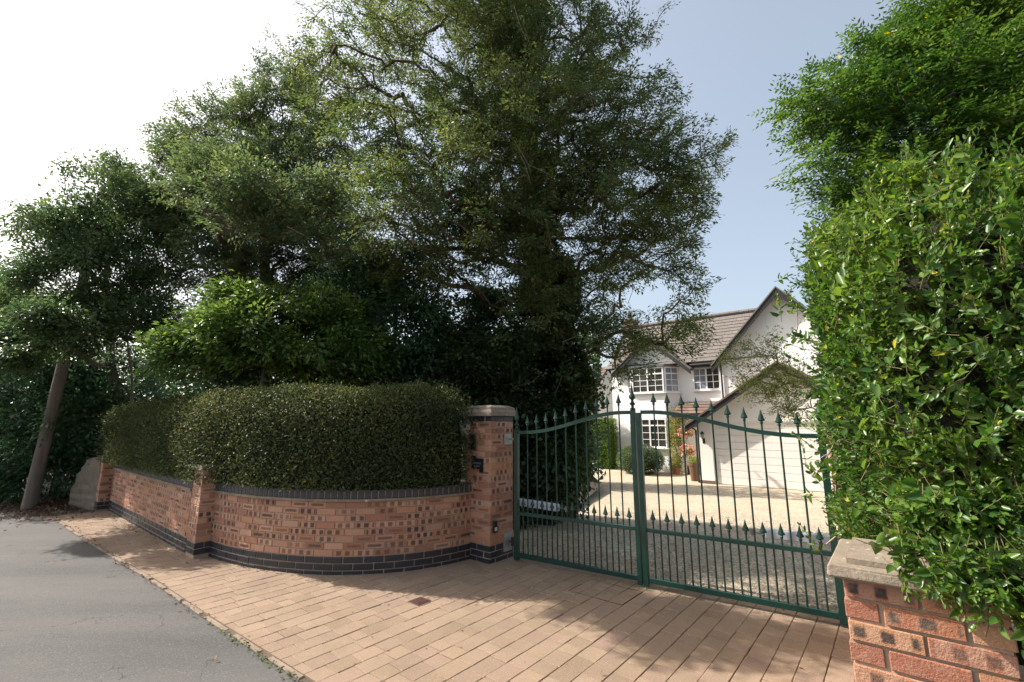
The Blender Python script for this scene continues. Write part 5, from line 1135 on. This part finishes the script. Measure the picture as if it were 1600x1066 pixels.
# tree with pinnate leaves behind the privet
def pinnate_tree():
    t = thing('pinnate_tree', 'fresh green tree with feathery pinnate leaves rising behind the privet hedge', 'tree', (5.4, 5.4, -.1)); off = np.array([5.4, 5.4, -.1])
    tips = sample_tips(PIN, 1500, .1) - off; tr = [(0, 0, 0), (-.02, -.1, 1.2), (-.1, -.2, 2.4), (-.3, -.4, 3.6), (-.3, -.5, 5.0), (-.1, -.5, 6.4)]
    tr = [np.array(p) for p in tr]; nodes, par, cnt, nt0, tn = skeleton(tips, tr[2:])
    bm = bmesh.new(); tube(bm, tr, [.11, .09, .07, .055, .04, .02], 10); bm_obj('trunk', bm, M['bark_grey'], t, smooth=True)
    branch_mesh('branches', nodes, par, cnt, nt0, .05, .004, M['bark_grey'], t)
    out = unit(nodes[tn] - nodes[np.array(par)[tn]]); reps = 5; T = np.repeat(tips, reps, 0) + rng.normal(size=(len(tips) * reps, 3)) * .07
    ax = unit(np.repeat(out, reps, 0) + rng.normal(size=T.shape) * .55 + np.array([-.25, -.1, .0])); up = unit(np.cross(np.cross(ax, np.tile([0, 0, 1.], (len(T), 1))), ax) + rng.normal(size=T.shape) * .25)
    sd_ = unit(np.cross(ax, up)); pairs = 6; Ps, Ds, Us, Ls = [], [], [], []
    Lr = rng.uniform(.2, .34, len(T))
    for k in range(pairs + 1):
        f = (k + .6) / pairs; base = T + ax * (Lr * f)[:, None] - up * (Lr * f * f * .25)[:, None]
        for s in ((-1, 1) if k < pairs else (0,)):
            Ps.append(base); Ds.append(ax * (.55 if s else 1) + sd_ * s * .85 + rng.normal(size=T.shape) * .12 - up * .15); Us.append(up + rng.normal(size=T.shape) * .25); Ls.append(.07 * (1 - .35 * abs(f - .5)) * rng.uniform(.8, 1.2, len(T)))
    P, D, U, L = map(np.concatenate, (Ps, Ds, Us, Ls))
    leaf_obj('crown', leaves(P, D, U, L, L * .38, .12, 'kite', .1), M['pinnate'], t)
pinnate_tree()
# background tree belt so that no bare horizon shows between trunks
def belt():
    n = 42000; x = rng.uniform(-26, 3, n); y = 15 + rng.random(n) * 2.5 - .15 * x; h = 4.2 + .9 * np.sin(x * .9) + .5 * np.sin(x * 2.3 + 1); z = rng.random(n) ** .8 * h
    P = np.column_stack([x, y, z]); D = rvec(n) + np.array([0, -.3, -.1]); L = rng.uniform(.15, .3, n)
    o = leaf_obj('background_shrubbery', leaves(P, D, rvec(n) + np.array([0, -.5, .5]), L, L * .5), M['laurel'], None, 'stuff'); tag(o, 'dark mass of distant garden shrubbery filling the gaps behind the trees', 'shrubbery')
belt()
# clipped lime hedge, bush and climber by the house
def box_hedge(name, label, cat, s0, s1, n0, n1, h, cnt, size, mat):
    t = thing(name, label, cat, hit(s0, n0, -.35), -AZ); w, d = s1 - s0, n1 - n0
    bm = bmesh.new(); box(bm, .08, w - .08, .08, d - .08, 0, h - .1); bevel_all(bm, .08, 2); bm_obj('inner_twigs', bm, M['core'], t)
    f = rng.random((cnt, 3)); side = rng.choice(4, cnt, p=[.45, .2, .25, .1]); P = f * np.array([w, d, h])
    P[side == 0, 1] = 0; P[side == 1, 0] = w; P[side == 2, 2] = h; P[side == 3, 0] = 0
    P += rng.normal(size=P.shape) * .04; leaf_obj('foliage', leaves(P, rvec(cnt) + np.array([.1, -.5, .4]), rvec(cnt) + np.array([0, -.4, .8]), size * rng.uniform(.7, 1.3, cnt), size * .55 * np.ones(cnt)), mat, t)
box_hedge('lime_hedge', 'square clipped lime green hedge on the gravel left of the house', 'hedge', -7.2, -5.05, 2.3, 3.15, 2.2, 22000, .05, M['lime'])
def dome(name, label, cat, s, n, r, h, cnt, size, mat):
    t = thing(name, label, cat, hit(s, n, -.35), 0)
    bm = bmesh.new(); bmesh.ops.create_icosphere(bm, subdivisions=3, radius=1)
    for v in bm.verts: v.co = Vector((v.co.x * r * .85, v.co.y * r * .85, h * .5 + v.co.z * h * .42)) * 1
    bm_obj('inner_twigs', bm, M['core'], t, smooth=True)
    d = rvec(cnt); b = 1 + .08 * np.sin(d[:, 0] * 7) * np.sin(d[:, 1] * 6 + 1) * np.sin(d[:, 2] * 8); q = (.85 + .2 * rng.random(cnt)) * b
    P = d * q[:, None] * np.array([r, r, h * .52]) + np.array([0, 0, h * .5]); P[:, 2] = np.maximum(P[:, 2], .03)
    leaf_obj('foliage', leaves(P, d + rvec(cnt) * .7, d + rvec(cnt) * .6, size * rng.uniform(.7, 1.3, cnt), size * .45 * np.ones(cnt)), mat, t)
dome('round_shrub', 'rounded dark green shrub on the gravel below the bay window', 'shrub', -3.25, 1.55, .92, 1.12, 9000, .06, M['holly'])
t = thing('climbing_rose', 'climbing rose with pale pink blooms trained beside the ground floor bay', 'climbing plant', hit(-2.0, 2.35, -.35))
Bl = np.array([[0, 0, .5], [.05, 0, 1.1], [-.05, 0, 1.7], [.1, 0, 2.2], [.5, .1, 2.35]]); n_ = 3200; k_ = rng.choice(5, n_); P = Bl[k_] + rng.normal(size=(n_, 3)) * np.array([.17, .12, .25])
leaf_obj('foliage', leaves(P, rvec(n_), rvec(n_) + np.array([-.4, -.4, .5]), np.full(n_, .06), np.full(n_, .035)), M['lacy'], t)
n_ = 90; k_ = rng.choice(5, n_); P = Bl[k_] + rng.normal(size=(n_, 3)) * np.array([.22, .16, .3]); leaf_obj('flower', leaves(P, rvec(n_), rvec(n_), np.full(n_, .08), np.full(n_, .08)), M['pink'], t, 'stuff')
bm = bmesh.new(); tube(bm, [(0, 0, 0), (.03, 0, .6), (-.02, .02, 1.3), (.05, 0, 2.1), (.45, .1, 2.35)], [.02, .018, .014, .01, .005], 6); bm_obj('stem', bm, M['bark_grey'], t)

# leaf litter and weeds
def litter(name, label, n, cx, cy, sx, sy, rot, size, mat, z=0.0, pile=0.0, cat='leaf litter'):
    q = rng.normal(size=(n, 2)) * np.array([sx, sy]); c, s = math.cos(rot), math.sin(rot)
    X = cx + q[:, 0] * c - q[:, 1] * s; Y = cy + q[:, 0] * s + q[:, 1] * c
    Z = z + .004 + rng.random(n) * (pile * np.exp(-(q[:, 0] / sx) ** 2 - (q[:, 1] / sy) ** 2) + .006)
    D = rvec(n); D[:, 2] *= .3; U = np.tile([0, 0, 1.], (n, 1)) + rng.normal(size=(n, 3)) * .35
    L = size * rng.uniform(.6, 1.3, n); o = leaf_obj(name, leaves(np.column_stack([X, Y, Z]), D, U, L, L * .55, .2, 'kite', -.15), mat, None, 'stuff'); tag(o, label, cat)
litter('leaf_litter', 'brown dead leaves heaped at the foot of the telegraph pole and laurel', 5200, -9.9, 10.1, 1.0, .35, R(-39), .06, M['dead'], -.02, .1)
litter('leaf_litter', 'scattered dead leaves lying in the joint between asphalt and paving', 230, -4.6, 5.85, 2.6, .035, R(-38), .035, M['dead'], -.004)
litter('fallen_leaves', 'few stray dry leaves scattered over the sunlit paving', 60, -.6, 4.6, 1.6, .8, R(-38), .03, M['dead'], .0)
litter('weed_patch', 'tiny green weeds sprouting along the kerb joint of the paving', 160, -1.9, 3.74, .5, .014, R(-37.5), .022, M['weed'], -.006, .015, 'weeds')
litter('weed_patch', 'tiny weeds and moss along the foot of the green gates', 500, 1.5, 5.0, .9, .02, R(-34), .016, M['weed'], -.004, .012, 'weeds')
litter('leaf_litter', 'dry leaves gathered along the foot of the brick boundary wall', 160, -6.2, 7.85, 1.2, .05, R(-39.5), .03, M['dead'], .0)
